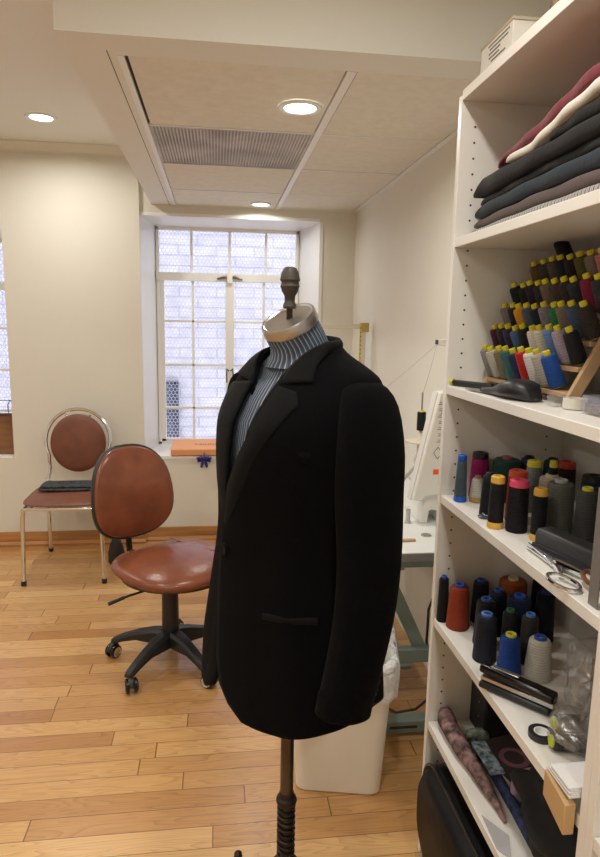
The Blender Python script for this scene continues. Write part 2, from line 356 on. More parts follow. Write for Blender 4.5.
for i, (x, y) in enumerate(((-.883, 1.9), (-2.3, 3.6), (-2.3, 1.9), (-2.3, .2), (-.883, .2), (-1.6, -1.1), (.35, -.9), (.2, .9))):  # unseen extra downlights, added to light the room and brighten the shelf fronts
    downlight(x, y, ZC, ['round recessed light in the high ceiling nearer the camera, out of view', 'round recessed light in the left ceiling bay by the far wall, out of view', 'round recessed light in the left ceiling bay, mid room, out of view', 'round recessed light in the left ceiling bay beside the camera, out of view', 'round recessed light left of the camera, out of view', 'round recessed light behind the camera on the left, out of view', 'round recessed light behind the camera on the right, out of view', 'round recessed light between the bookcase and the camera, out of view'][i], .077, LAMP_W*(.8, .8, .8, .9, .9, 1.3, 1.5, .85)[i])
# ------------------------------------------------------------ windows
def window(name, x0, x1, z0, z1, y):
    root = thing(name, '', '', (0,0,0)); del root['label']; del root['category']; struct(root)
    W_ = x1-x0; fx = lambda px: x0+W_*(px-38)/(505-38); Hh = z1-z0; fz = lambda py: z1-Hh*(py-56)/(772-56)
    mb = MB(); d0, d1 = y-.02, y+.03
    mb.box(x0, x1, d0, d1, z1-.022, z1+.01); mb.box(x0, x1, d0, d1, z0-.01, z0+.022); mb.box(x0, x0+.02, d0, d1, z0, z1); mb.box(x1-.02, x1, d0, d1, z0, z1)
    mb.box(x0, x1, d0-.012, d1, fz(226), fz(200))            # transom
    mb.box(fx(262), fx(290), d0-.01, d1, z0, fz(200))         # meeting stiles
    mb.build('window_frame', frame_m, root, smooth=False, bevel=.003)
    mb = MB(); b0, b1 = y-.008, y+.02
    for c in (152, 276, 396): mb.box(fx(c)-.0085, fx(c)+.0085, b0, b1, fz(205), z1)
    for c in (155, 390): mb.box(fx(c)-.0085, fx(c)+.0085, b0, b1, z0, fz(220))
    for c in (357, 502, 647): mb.box(x0, x1, b0, b1, fz(c)-.008, fz(c)+.008)
    mb.build('glazing_bar', frame_m, root, smooth=False, bevel=.002)
    mb = MB()
    mb.box(x0+.015, fx(62), d0+.004, d1, z0, fz(222)); mb.box(fx(478), x1-.015, d0+.004, d1, z0, fz(222)); mb.box(x0, x1, d0+.004, d1, z0+.01, z0+.04)
    mb.build('casement_frame', frame_m, root, smooth=False, bevel=.002)
    MB().box(x0+.01, x1-.01, y+.006, y+.010, z0+.01, z1-.01).build('pane', glass_m, root, smooth=False)
    brz = mat('aged_brass', srgb(110, 100, 84), .4, .7)
    mb = MB(); cx = fx(276)
    for s in (-1, 1):
        mb.tube([(cx+s*.012, d0-.02, fz(212)), (cx+s*.04, d0-.03, fz(212)), (cx+s*.085, d0-.028, fz(219))], [.008, .009, .006], 8)
        mb.tube([(cx+s*.006, d0-.02, fz(520)), (cx+s*.02, d0-.03, fz(512)), (cx+s*.022, d0-.035, fz(530)), (cx+s*.02, d0-.035, fz(558))], .005, 8)
    mb.build('latch', brz, root)
    MB().box(cx-.018, cx+.018, d0-.035, d0, fz(232), fz(194)).build('latch_block', frame_m, root, bevel=.004)
    return root
window('window_1', WIN[4], WIN[5], WIN[6], WIN[7], WY)
window('window_2', -2.31, -1.21, .594, 1.94, WY)
mb = MB(); window_hole(mb, -2.38, -1.266+.0, .574, 1.96, -2.31, -1.255, .594, 1.94, YB+.004, WY); struct(mb.build('trim_3', trimw_m, smooth=False))
# outside wall of painted brick
def brick_mat():
    m = mat('painted_brick', srgb(226, 224, 232), .8); nt = m.node_tree; N = nt.nodes; L = nt.links; b = N['Principled BSDF']
    tc = N.new('ShaderNodeTexCoord'); mp = N.new('ShaderNodeMapping'); mp.inputs['Rotation'].default_value = (R(90), 0, 0); L.new(tc.outputs['Object'], mp.inputs[0])
    br = N.new('ShaderNodeTexBrick'); L.new(mp.outputs[0], br.inputs['Vector'])
    br.inputs['Color1'].default_value = srgb(222, 219, 230); br.inputs['Color2'].default_value = srgb(230, 227, 236); br.inputs['Mortar'].default_value = srgb(214, 212, 222)
    br.inputs['Scale'].default_value = 1; br.inputs['Brick Width'].default_value = .34; br.inputs['Row Height'].default_value = .092; br.inputs['Mortar Size'].default_value = .007; br.inputs['Mortar Smooth'].default_value = .6
    n = N.new('ShaderNodeTexNoise'); n.inputs['Scale'].default_value = 9; n.inputs['Detail'].default_value = 5; L.new(tc.outputs['Object'], n.inputs['Vector'])
    mx = N.new('ShaderNodeMix'); mx.data_type = 'RGBA'; mx.blend_type = 'MULTIPLY'; mx.inputs[0].default_value = .5
    cr = N.new('ShaderNodeValToRGB'); cr.color_ramp.elements[0].color = (.6, .6, .66, 1); cr.color_ramp.elements[0].position = .3; cr.color_ramp.elements[1].color = (1, 1, 1, 1); cr.color_ramp.elements[1].position = .6
    L.new(n.outputs[0], cr.inputs[0]); L.new(br.outputs[0], mx.inputs[6]); L.new(cr.outputs[0], mx.inputs[7]); L.new(mx.outputs[2], b.inputs['Base Color'])
    bp = N.new('ShaderNodeBump'); bp.inputs['Strength'].default_value = .8; bp.inputs['Distance'].default_value = .010
    ad = N.new('ShaderNodeMath'); ad.operation = 'MULTIPLY_ADD'; L.new(br.outputs['Fac'], ad.inputs[0]); ad.inputs[1].default_value = -1; L.new(n.outputs[0], ad.inputs[2])
    L.new(ad.outputs[0], bp.inputs['Height']); L.new(bp.outputs[0], b.inputs['Normal']); return m
struct(MB().box(-5, 4, 6.0, 6.1, -3, 3.2).build('wall_outside', brick_mat(), smooth=False))
nw = thing('neighbour_window', 'small dark window in the painted brick wall outside, low at left', 'window', (-.445, 6.0, .30))
dkf = mat('dark_grey_paint', srgb(66, 68, 78), .6); dkg = mat('dark_window_glass', srgb(92, 96, 110), .15)
MB().box(-.075, .075, -.05, 0, 0, .56).build('pane', dkg, nw, smooth=False)
mb = MB().box(-.09, -.07, -.06, 0, 0, .58).box(.045, .09, -.06, 0, 0, .58).box(-.09, .09, -.06, 0, .56, .59).box(-.09, .09, -.06, 0, -.01, .02).box(-.08, .08, -.056, 0, .30, .32)
mb.build('window_frame', dkf, nw, smooth=False)
# ------------------------------------------------------------ office chair
def rounded_cushion(a, b, h0, h1, n=40, k=2.6, dome=.03, taper=0):
    """plan superellipse a(x) b(y), from z=h0 to z=h1, domed top; rings bottom to top"""
    prof = [(.80, h0), (.93, h0+.004), (1.0, h0+(h1-h0)*.35), (1.0, h0+(h1-h0)*.6), (.96, h0+(h1-h0)*.85), (.86, h1+dome*.1), (.65, h1+dome*.55), (.4, h1+dome*.85), (.15, h1+dome), (.02, h1+dome)]
    rings = []
    for s, z in prof:
        r = []
        for j in range(n):
            t = 2*pi*j/n; c, sn = math.cos(t), math.sin(t)
            x = a*s*math.copysign(abs(c)**(2/k), c); y = b*s*math.copysign(abs(sn)**(2/k), sn); y *= 1+taper*x/a
            r.append(Vector((x, y, z)))
        rings.append(r)
    return rings
fa = math.atan2(-.80, .60)      # chair faces +x, -y
oc = thing('office_chair', 'brown leatherette swivel office chair with black five-star base on castors', 'chair', (-.200, 2.585, 0), fa)
mb = MB(); mb.loft([[q+Vector((.01, .034, 0)) for q in r] for r in rounded_cushion(.250, .250, .405, .460, k=2.7, dome=.034, taper=-.04)]); seat = mb.build('seat', leather_m, oc, sub=1, angle=180)
T = axes((0,0,0), (1,0,0), (0,1,0), (0,0,1))
mb = MB(); mb.lathe([(.0,0)]*0 or [(.16, .375), (.20, .388), (.232, .402), (.236, .418), (.225, .425)], (.01, .03, 0), n=40); sp = mb.build('seat_pan', blackp_m, oc)
mb = MB(); mb.tube([(-.10+.20*k/14, .2465-.05*(k/7-1)**2-.004*0, .4715-.0*k) for k in range(15)], .0015, 6)
# seam across the seat
mb = MB(); mb.tube([(-.17+.30*k/12, .085+.075*k/12-.02*math.sin(k/12*pi)+.025, .484+.006*math.sin(k/12*pi)-.006*k/12) for k in range(13)], .0020, 6).build('seam', leather2_m, seat)
mb = MB(); mb.lathe([(.05, .34), (.055, .375), (.09, .385)], n=24); mb.box(-.09, .09, -.06, .06, .352, .384); mb.build('tilt_mechanism', blackp_m, oc, bevel=.008)
mb = MB(); mb.lathe([(.036, .115), (.036, .135), (.0345, .30), (.033, .345), (.02, .352)], n=24); mb.lathe([(.05, .10), (.052, .125), (.038, .145)], n=24); mb.build('gas_column', blackp_m, oc)
mb = MB(); mb.tube([(.02, -.08, .365), (-.0, -.19, .355), (-.01, -.25, .345)], [.005, .005, .005], 8); mb.tube([(-.004, -.21, .352), (-.012, -.275, .341)], [.007, .008], 8); mb.build('height_lever', blackp_m, oc)
mb = MB(); mb.tube([(-.04, .0, .368), (-.25, 0, .372), (-.33, 0, .40), (-.342, 0, .50), (-.330, 0, .62)], [.014, .016, .016, .015, .014], 10, flat=.5); mb.build('back_bracket', blackp_m, oc)
mb = MB(); mb.tube([(.0, .10, .36), (.0, .135, .345)], .02, 12).build('tension_knob', mat('worn_knob', srgb(120, 104, 92), .5), oc)
# backrest
Tb = Matrix.Translation((-.305, 0, .692)) @ Matrix.Rotation(R(-9), 4, 'Y') @ axes((0,0,0), (0,0,1), (0,1,0), (-1,0,0)) @ Matrix.Rotation(pi, 4, 'X')
rg = [[Tb @ q for q in r] for r in rounded_cushion(.202, .192, -.018, .02, k=2.5, dome=.030, taper=.0)]
rg2 = []
for r in rg:
    rr = []
    for q in r:
        l = Tb.inverted() @ q; l.z += .9*(l.y**2)-.35*(l.x**2)*.5; l.y *= 1+.10*l.x/.2*-1; rr.append(Tb @ l)
    rg2.append(rr)
bk = MB().loft(rg2).build('backrest', leather_m, oc, sub=1, angle=180)
rg3 = []
for s, z in ((.7, -.040), (.93, -.036), (1.015, -.022), (1.02, -.006), (1.0, .0)):
    r = []
    for j in range(40):
        t = 2*pi*j/40; c, sn = math.cos(t), math.sin(t); x = .207*s*math.copysign(abs(c)**(2/2.5), c); y = .194*s*math.copysign(abs(sn)**(2/2.5), sn)
        zz = z+.9*y*y-.175*x*x; y *= 1-.10*x/.2; r.append(Tb @ Vector((x, y, zz)))
    rg3.append(r)
MB().loft(rg3).build('back_shell', blackp_m, oc, angle=180)
# base
for k in range(5):
    ang = R(-125+72*k)-fa
    ca, sa = math.cos(ang), math.sin(ang); d = Vector((ca, sa, 0)); s = Vector((-sa, ca, 0)); rings = []
    for r_, zt, zb_, hw in ((.025, .150, .085, .034), (.08, .146, .088, .030), (.15, .128, .092, .025), (.215, .104, .076, .022), (.257, .084, .060, .020), (.270, .074, .060, .014)):
        rings.append([d*r_+s*x+Vector((0,0,z)) for x, z in ((-hw, zb_), (hw, zb_), (hw, zt-.012), (hw*.6, zt), (-hw*.6, zt), (-hw, zt-.012))])
    leg = MB().loft(rings).build('leg', blackp_m, oc, bevel=.003)
    # castor
    cc = d*.250; ca2 = ang+[.9, .3, 2.1, -.7, 1.2][k]; e = Vector((math.cos(ca2), math.sin(ca2), 0)); ax = Vector((-e.y, e.x, 0))
    cm = MB(); cm.tube([cc+Vector((0,0,.072)), cc+Vector((0,0,.05))], .009, 10)
    hood = []
    for kk in range(9):
        an = pi*.15+pi*.8*kk/8; pc = cc+e*.018; hood.append(pc+e*(-.030*math.cos(an))+Vector((0,0,.028+.034*math.sin(an))))
    cm.tube(hood, .010, 8, flat=.35)
    cst = cm.build('castor', blackp_m, oc)
    for sg in (-1, 1):
        Tc = axes(cc+e*.018+ax*sg*.009+Vector((0,0,.0285)), e, Vector((0,0,1)), ax*sg)
        MB().lathe([(.003, 0), (.022, 0), (.0285, .002), (.0285, .012), (.022, .015), (.010, .012), (.003, .012)], n=24, T=Tc).build('wheel', blackg_m, cst)
        MB().lathe([(.019, .0145), (.021, .0165), (.019, .0155), (.017, .0145)], n=24, T=Tc).build('wheel_rim', chrome_m, cst)
# ------------------------------------------------------------ banquet chair
bc = thing('banquet_chair', 'chrome framed stacking chair with round brown vinyl back against the wall', 'chair', (-.838, 3.70, 0), 0)
TR = .0115
mb = MB(); mb.loft([[Vector((q.x, q.y-.02, q.z)) for q in r] for r in rounded_cushion(.225, .235, .435, .462, k=4.5, dome=.016)]).build('seat', leather2_m, bc, sub=1, angle=180)
mb = MB(); mb.tube([(-.2, -.23, .425), (.21, -.23, .425), (.2, .2, .425), (-.19, .2, .425)], TR*.9, 10, closed=True); mb.build('seat_frame', chrome_m, bc)
for s in (-1, 1):
    mb = MB(); mb.tube([(s*.214, -.245, 0), (s*.208, -.232, .30), (s*.204, -.225, .428)], TR, 10)
    l = mb.build('leg', chrome_m, bc)
    MB().tube([(s*.214, -.2455, 0.0), (s*.2135, -.244, .025)], TR*1.25, 10).build('foot_cap', blackp_m, l)
    mb = MB(); mb.tube([(s*.200, .285, 0), (s*.185, .215, .30), (s*.185, .195, .43)], TR, 10)
    l = mb.build('leg', chrome_m, bc); MB().tube([(s*.200, .286, 0.0), (s*.199, .281, .025)], TR*1.25, 10).build('foot_cap', blackp_m, l)
    MB().tube([(s*.206, -.225, .415), (s*.195, -.10, .395), (s*.19, .0, .425)], TR*.7, 8).build('brace', chrome_m, bc)
# back hoop: from the seat up and round
hc = (0, .71)
pts = [(-.175, .20, .43), (-.178, .215, .48), (-.168, .232, .53), (-.172, .238, .585)]
for k in range(25):
    t = R(206-232*k/24); pts.append((.190*math.cos(t), .245+.03*(math.sin(t)), .715+.190*math.sin(t)))
pts += [(.172, .238, .585), (.168, .232, .53), (.178, .215, .48), (.175, .20, .43)]
mb = MB(); mb.tube(pts, TR*.95, 10); mb.tube([(-.075, .268, .868), (-.04, .266, .853), (.04, .266, .853), (.075, .268, .868)], TR*.6, 8); mb.build('back_hoop', chrome_m, bc)
Tb2 = axes((0, .245, .70), (1,0,0), (0,.08,1), (0,-1,.08))
mb = MB(); prof = [(.8, -.020), (.96, -.016), (1, -.004), (1, .006), (.95, .014), (.8, .020), (.4, .026), (.02, .027)]
mb.loft([[Tb2 @ Vector((.163*s*math.cos(2*pi*j/40), .176*s*math.sin(2*pi*j/40), z)) for j in range(40)] for s, z in prof]); mb.build('backrest', leather2_m, bc, angle=180)
# folded dark scarf on the chair
pat_m = mat('dark_patterned_cloth', srgb(52, 54, 58), .8, bump=.6, bscale=60, var=.95, vscale=70)
mb = MB(); rows = []
sc_t = thing('folded_scarf', 'black and grey patterned cloth folded on the chrome chair seat', 'cloth', (-.865, 3.72, .478))
for lay in range(2):
    rg = []
    for k, (s, z) in enumerate(((.9, 0), (1, .005), (1, .010), (.93, .014), (.5, .016), (.05, .016))):
        rg.append([Vector((.148*s*math.copysign(abs(math.cos(t))**.45, math.cos(t))+.01*lay, (.09-.015*lay)*s*math.copysign(abs(math.sin(t))**.45, math.sin(t))+.004*math.sin(5*t+lay), z+lay*.014+.002*math.sin(3*t))) for t in [2*pi*j/36 for j in range(36)]])
    MB().loft(rg).build('cloth_fold', pat_m, sc_t, angle=180)
# small black bag on the floor between the chairs
bb = thing('umbrella_bag', 'small crumpled black bag on the floor behind the office chair', 'bag', (-.60, 3.74, 0))
rg = []
for s, z in ((.8, 0), (1, .02), (1, .07), (.85, .12), (.5, .16), (.25, .175)):
    rg.append([Vector((.045*s*math.cos(t)*(1+.12*math.sin(4*t+z*30)), .04*s*math.sin(t), z)) for t in [2*pi*j/24 for j in range(24)]])
MB().loft(rg).build('bag_body', blackp_m, bb); MB().tube([(-.02,0,.17), (-.015,0,.21), (.015,0,.21), (.02,0,.17)], .003, 6).build('handle', blackp_m, bb)
# ------------------------------------------------------------ dress form + jacket (local +x = forward, +y = wearer's left)
PHI = R(53); CX, CY = .15, 1.25
rzm = math.atan2(-math.cos(PHI), -math.sin(PHI))
TAB = np.array([(.58,.0,.215,.150,.150,2.3),(.75,.0,.208,.143,.145,2.3),(.90,0,.195,.132,.135,2.3),(1.03,0,.182,.125,.112,2.3),(1.15,0,.190,.130,.115,2.3),
 (1.25,0,.196,.122,.118,2.4),(1.30,-.005,.196,.100,.110,2.4),(1.346,-.015,.186,.074,.086,2.3),(1.368,-.02,.15,.068,.074,2.2),(1.388,-.025,.105,.066,.066,2),(1.41,-.025,.074,.064,.060,2)])
def cr(z, i):      # smooth (catmull) interpolation of the table
    zs = TAB[:, 0]; k = int(np.clip(np.searchsorted(zs, z)-1, 0, len(zs)-2)); t = (z-zs[k])/(zs[k+1]-zs[k]); t = min(max(t, 0), 1)
    p1, p2 = TAB[k, i], TAB[k+1, i]
    m1 = (TAB[k+1, i]-TAB[max(k-1, 0), i])/(zs[k+1]-zs[max(k-1, 0)])*(zs[k+1]-zs[k]); k2 = min(k+2, len(zs)-1)
    m2 = (TAB[k2, i]-TAB[k, i])/(zs[k2]-zs[k])*(zs[k+1]-zs[k])
    return (2*t**3-3*t*t+1)*p1+(t**3-2*t*t+t)*m1+(-2*t**3+3*t*t)*p2+(t**3-t*t)*m2
def SF(th, z, off=0, sc_=1):
    cx, wd, df, db, n = (cr(z, i) for i in range(1, 6)); c, s = math.cos(th), math.sin(th); d = df if c > 0 else db
    if s < 0: wd *= 1-.24*min(1, max(0, (z-.80)/.42))      # the far side sits closer to the form
    return Vector((cx+(d*sc_+off)*math.copysign(abs(c)**(2/n), c), (wd*sc_+off)*math.copysign(abs(s)**(2/n), s), z))
def th_of_y(y, z, off=0):
    wd, n = cr(z, 2)+off, cr(z, 5)
    if y < 0: wd *= 1-.24*min(1, max(0, (z-.80)/.42))
    s = max(-1, min(1, y/wd)); return math.asin(math.copysign(abs(s)**(n/2), s))
form = thing('dress_form', 'tailor dress form in blue striped cover with steel neck cap, on metal pole', 'mannequin', (CX, CY, 0), rzm)
str_m = stripe_mat('blue_ticking_stripe', srgb(76, 88, 108), srgb(176, 182, 182), 1.0, .13, 'uv')
str2_m = str_m
mb = MB(); zs = list(np.linspace(.70, 1.30, 16))+[1.32, 1.335, 1.35, 1.36, 1.37, 1.38, 1.39]; n = 72; rows = []; uv = []
for z in zs:
    rows.append([SF(2*pi*j/n, z, -.012, .985) for j in range(n+1)]); uv += [(j/n*150, z) for j in range(n+1)]
mb.grid(rows); mb.uv = uv; torso = mb.build('torso', str_m, form, angle=180)
# neck: from the shoulders up to the tilted cap
mb = MB(); rows = []; uv = []; n = 64
ring_c = Vector((.013, 0, 1.450)); tilt = R(-32)   # cap leans towards the front
def neck_ring(t, r, c, tl):
    return [c+Matrix.Rotation(-tl, 3, 'Y') @ Vector((r*math.cos(2*pi*j/n), r*.95*math.sin(2*pi*j/n), 0)) for j in range(n+1)]
for k, (cx_, z_, r_, tl) in enumerate(((-.026, 1.362, .078, 0), (-.025, 1.38, .068, -.05), (-.020, 1.395, .062, -.14), (-.013, 1.41, .0585, -.24), (-.001, 1.427, .0568, -.38), (ring_c.x-.003, ring_c.z-.009, .0545, tilt))):
    rows.append(neck_ring(0, r_, Vector((cx_, 0, z_)), tl)); uv += [(j/n*38, z_) for j in range(n+1)]
mb.grid(rows); mb.uv = uv; mb.build('neck', str2_m, form, angle=180)
Tn = Matrix.Translation(ring_c) @ Matrix.Rotation(-tilt, 4, 'Y')
MB().lathe([(.0562, -.012), (.0565, -.010), (.0555, .008), (.054, .0105), (.051, .0105), (.048, .008), (.03, .0065), (.001, .0065)], n=48, T=Tn, cap=False).build('neck_cap', steel_m, form)
TF = Matrix.Translation(ring_c+Vector((-.0, 0, .005)))
fin_m = mat('carved_dark_wood', srgb(62, 54, 46), .55, bump=.5, bscale=90, var=.25, vscale=30)
MB().lathe([(.006, -.004), (.006, .022)], n=20, T=TF).build('finial_stem', castiron_m, form)
MB().lathe([(.011, .020), (.0135, .024), (.012, .029), (.0098, .034), (.0105, .044), (.016, .053), (.0175, .060), (.0190, .062), (.0175, .066), (.0165, .070), (.0195, .074), (.0185, .078), (.0165, .088), (.012, .096), (.008, .0985), (.001, .099)], n=24, T=TF).build('finial', fin_m, form)
MB().lathe([(.0145, .27), (.0145, .72), (.03, .73), (.03, .74), (.01, .745)], n=24).build('pole', mat('worn_steel_pole', srgb(96, 84, 72), .38, .85, bump=.3, bscale=60, var=.3, vscale=12), form)
MB().lathe([(.013, .395), (.022, .397), (.0235, .402), (.022, .408), (.017, .412), (.016, .422), (.0148, .424)], n=28).build('collar', castiron_m, form)
mb = MB(); mb.tube([(.018*math.cos(2*pi*k/14), .018*math.sin(2*pi*k/14), .395-.16*k/(14*11)) for k in range(14*11+1)], .0032, 6).build('spring', castiron_m, form)
mb = MB(); mb.lathe([(.022, .06), (.022, .20), (.032, .21), (.032, .24), (.018, .245)], n=24)
hub_o = mb.build('stand_column', castiron_m, form)
wl = Matrix.Rotation(-rzm, 3, 'Z') @ Vector((.043-CX, 0, 0))
mb = MB(); mb.tube([(0,0,.235), wl*.6+Vector((0,0,.242)), wl+Vector((0,0,.245))], .006, 8); mb.tube([wl+Vector((0,0,.240)), wl+Vector((0,0,.262))], .005, 8)
mb.lathe([(.004, .258), (.0085, .262), (.0095, .270), (.0085, .277), (.004, .281), (.0005, .282)], (wl.x, wl.y, 0), 20); mb.build('release_lever', castiron_m, form)
for k in range(4):
    an = R(45+90*k); d = Vector((math.cos(an), math.sin(an), 0))
    l = MB().tube([d*.015+Vector((0,0,.15)), d*.08+Vector((0,0,.15)), d*.16+Vector((0,0,.08)), d*.22+Vector((0,0,.045)), d*.24+Vector((0,0,.035))], [.016, .014, .011, .010, .009], 10).build('leg', castiron_m, form)
    Tc = axes(d*.245+Vector((0,0,.02)), d, Vector((0,0,1)), Vector((-d.y, d.x, 0)))
    MB().lathe([(.003, -.008), (.019, -.008), (.020, -.005), (.020, .005), (.019, .008), (.003, .008)], n=20, T=Tc).build('wheel', castiron_m, l)
# ---- jacket
jk = thing('suit_jacket', 'black single-breasted suit jacket with notch lapels on the dress form', 'jacket', (CX, CY, 0), rzm)
HEM = .678
def edge_y(z, left):
    # front edge of each side (y in wearer's-left coordinate); centre line sits at -.045
    zz = [HEM-.02, HEM, HEM+.02, HEM+.05, HEM+.10, HEM+.18, .93, 1.0, 1.06, 1.13, 1.18, 1.234, 1.348, 1.375, 1.40, 1.42]
    yl = [.06, .03, -.010, -.040, -.055, -.062, -.066, -.068, -.062, -.036, -.014, .015, .034, .052, .070, .074]
    yr = [-.15, -.12, -.085, -.060, -.045, -.035, -.030, -.028, -.034, -.042, -.038, -.034, -.038, -.052, -.070, -.072]
    return float(np.interp(z, zz, yl if left else yr))
zs = list(np.linspace(HEM, HEM+.05, 6))+list(np.linspace(HEM+.07, 1.28, 36))+[1.29, 1.30, 1.31, 1.32, 1.33, 1.338, 1.345, 1.352, 1.36, 1.368, 1.376, 1.384, 1.392, 1.40, 1.408]
mb = MB(); rows = []; n = 96
for z in zs:
    tl = th_of_y(edge_y(z, True), z); tr = th_of_y(edge_y(z, False), z); row = []
    for j in range(n+1):
        u = j/n; th = tl+(2*pi+tr-tl)*u
        off = .002+.007*max(0, 1-u*9)
        # soft drape: gentle vertical folds toward the hem, waist suppression crease
        fold = .0022*math.sin(9*th+3*z)*max(0, min(1, (1.25-z)/.3))*(1 if u > .06 and u < .96 else 0)
        wn_ = max(0, 1-(z-HEM)/.14)*math.exp(-((math.degrees(th)-95)/42)**2)
        q_ = SF(th, z, off+fold); q_.z += .040*wn_; row.append(q_)
    rows.append(row)
mb.grid(rows); body = mb.build('jacket_body', wool_m, jk, solid=.004, angle=180, soloff=0)
# hem curves slightly: lower at the back and side handled by body rows
# sleeves
def sleeve(s):
    mb = MB(); path = [  # centre, half fore-aft, half lateral
        (Vector((-.012, .145, 1.330)), .044, .026), (Vector((-.010, .167, 1.327)), .055, .031), (Vector((-.006, .186, 1.310)), .064, .039), (Vector((0, .199, 1.275)), .072, .045), (Vector((.003, .207, 1.21)), .076, .048), (Vector((.006, .208, 1.15)), .075, .048), (Vector((.008, .216, 1.08)), .072, .047), (Vector((.012, .221, 1.02)), .069, .046),
        (Vector((.022, .224, .95)), .066, .045), (Vector((.036, .224, .89)), .063, .044), (Vector((.050, .222, .835)), .060, .043), (Vector((.062, .220, .79)), .058, .042), (Vector((.0705, .218, .752)), .061, .041), (Vector((.071, .218, .750)), .061, .041)]
    if s < 0:      # the far sleeve hangs slack behind the body
        path = [(Vector((c.x-.012*min(i, 7), c.y-.007*min(i, 7), c.z)), a*.86, b*.75) for i, (c, a, b) in enumerate(path)]
    rings = []
    for i, (c, a, b) in enumerate(path):
        t = (path[min(i+1, len(path)-1)][0]-path[max(i-1, 0)][0]).normalized()
        if i < 4: t = Vector([(.0, .88, -.47), (.0, .74, -.67), (.0, .52, -.85), (.0, .33, -.94)][i])
        ex = Vector((1, 0, 0)); ex = (ex-t*ex.dot(t)).normalized(); ey = t.cross(ex)
        ring = []
        for j in range(40):
            th = 2*pi*j/40; cs, sn = math.cos(th), math.sin(th)
            w_ = 1+.018*math.sin(3*th+i*.9)*(1 if 3 < i < 12 else 0)
            p = c+ex*(a*w_*math.copysign(abs(cs)**.9, cs))+ey*(b*w_*math.copysign(abs(sn)**.9, sn))
            ring.append(Vector((p.x, p.y*s, p.z)))
        rings.append(ring)
    # turned-in cuff
    c, a, b = path[-1]
    inner = [Vector((q.x*.92+c.x*.08, (q.y*.92+c.y*s*.08), q.z+.012)) for q in rings[-1]]
    inner2 = [Vector((q.x, q.y, q.z+.05)) for q in inner]
    mb.loft(rings+[inner, inner2], True, True); o = mb.build('sleeve', wool_m, jk, angle=180, sub=1)
    for k in range(4 if s > 0 else 0):
        z = .765+.016*k; c0 = Vector((.072-(z-.75)*.30-.050, (.218+.026)*s, z))
        Tb_ = axes(c0, (0, 0, 1), (1, .0, 0), Vector((-.35, s, 0)).normalized())
        MB().lathe([(.0005, .003), (.004, .0035), (.0068, .002), (.007, 0), (.0068, -.002), (.0005, -.002)], n=16, T=Tb_).build('cuff_button', blackg_m, o)
    return o
sleeve(1); sleeve(-1)
# lapels
def lapel(s):
    mb = MB(); rows = []
    left = s > 0
    if left:
        inner = [(-.064, 1.035), (-.036, 1.13), (-.014, 1.18), (.013, 1.234), (.024, 1.29), (.033, 1.335)]
        outer = [(-.060, 1.030), (.003, 1.120), (.040, 1.195), (.079, 1.258), (.104, 1.305), (.086, 1.326)]
    else:
        inner = [(-.034, 1.050), (-.041, 1.13), (-.036, 1.18), (-.032, 1.234), (-.032, 1.29), (-.036, 1.335)]
        outer = [(-.040, 1.045), (-.078, 1.120), (-.100, 1.195), (-.120, 1.258), (-.134, 1.305), (-.112, 1.326)]
    def ip(P, t):
        ts = np.linspace(0, 1, len(P)); return float(np.interp(t, ts, [p[0] for p in P])), float(np.interp(t, ts, [p[1] for p in P]))
    for i in range(31):
        t = i/30; a, b = ip(inner, t), ip(outer, t); row = []
        for j in range(11):
            u = j/10; y = a[0]*(1-u)+b[0]*u; z = a[1]*(1-u)+b[1]*u
            off = (.0095 if left else .006)+(.005 if left else .002)*math.sin(pi*u)*(1-.3*u)*min(1, t*4)
            row.append(SF(th_of_y(y, z), z, off))
        rows.append(row)
    mb.grid(rows); return mb.build('lapel', satin_m, jk, solid=.003, angle=180)
lapel(1); lapel(-1)
# collar: stands round the neck and falls over the body
mb = MB(); rows = []
N_ = 60
top = [(0, .034, 1.352), (.07, .052, 1.372)]
for i in range(N_+1):
    u = i/N_              # 0 left notch -> .5 nape -> 1 right notch
    v = abs(u-.5)*2; left = u < .5; sg = 1 if left else -1
    # inner (fold) line and outer (fall) line as (theta, z, off)
    if v > .55:
        t = (1-v)/.45      # 0 at notch
        yi = (.033+.041*t) if left else (.036+.038*t); zi = 1.335+.082*t**.75
        
        yo2 = (.106*(1-t)+.086*t) if left else (.104*(1-t)+.080*t); zo2 = 1.345*(1-t)+1.398*t
        pi_ = SF(th_of_y(sg*yi, min(zi, 1.408)), min(zi, 1.408), .010+.004*t); pi_.z = zi
        po = SF(th_of_y(sg*yo2, zo2), zo2, .013)
        po0 = SF(th_of_y(sg*yi*1.0, zi if zi < 1.408 else 1.408), min(zi, 1.405), .004)
    else:
        t = v/.55; th = sg*(pi*(1-t)+R(108)*t)
        r = 1.0
        zi = 1.424*(1-t)+1.417*t
        a = SF(sg*(pi*(1-t)+th_of_y(.076, 1.408)*0+R(98)*t), 1.408, .004)
        pi_ = Vector((a.x, a.y, zi))
        po = SF(sg*(pi*(1-t)+R(98)*t), 1.408, .007); po.z = 1.396-.004*(1-t)
    mid = (pi_+po)/2; nrm = Vector((mid.x+.025, mid.y, .03)).normalized()
    row = []
    for j in range(9):
        q = j/8; p = pi_*(1-q)+po*q+nrm*(.005*math.sin(pi*q)); row.append(p)
    # stand: inside leaf going down from the fold
    st = [Vector((pi_.x*.97-.001, pi_.y*.96, pi_.z-.030)), Vector((pi_.x*.985, pi_.y*.98, pi_.z-.012))]
    rows.append(st+row)
mb.grid(rows); mb.build('collar', satin_m, jk, solid=.003, angle=180)
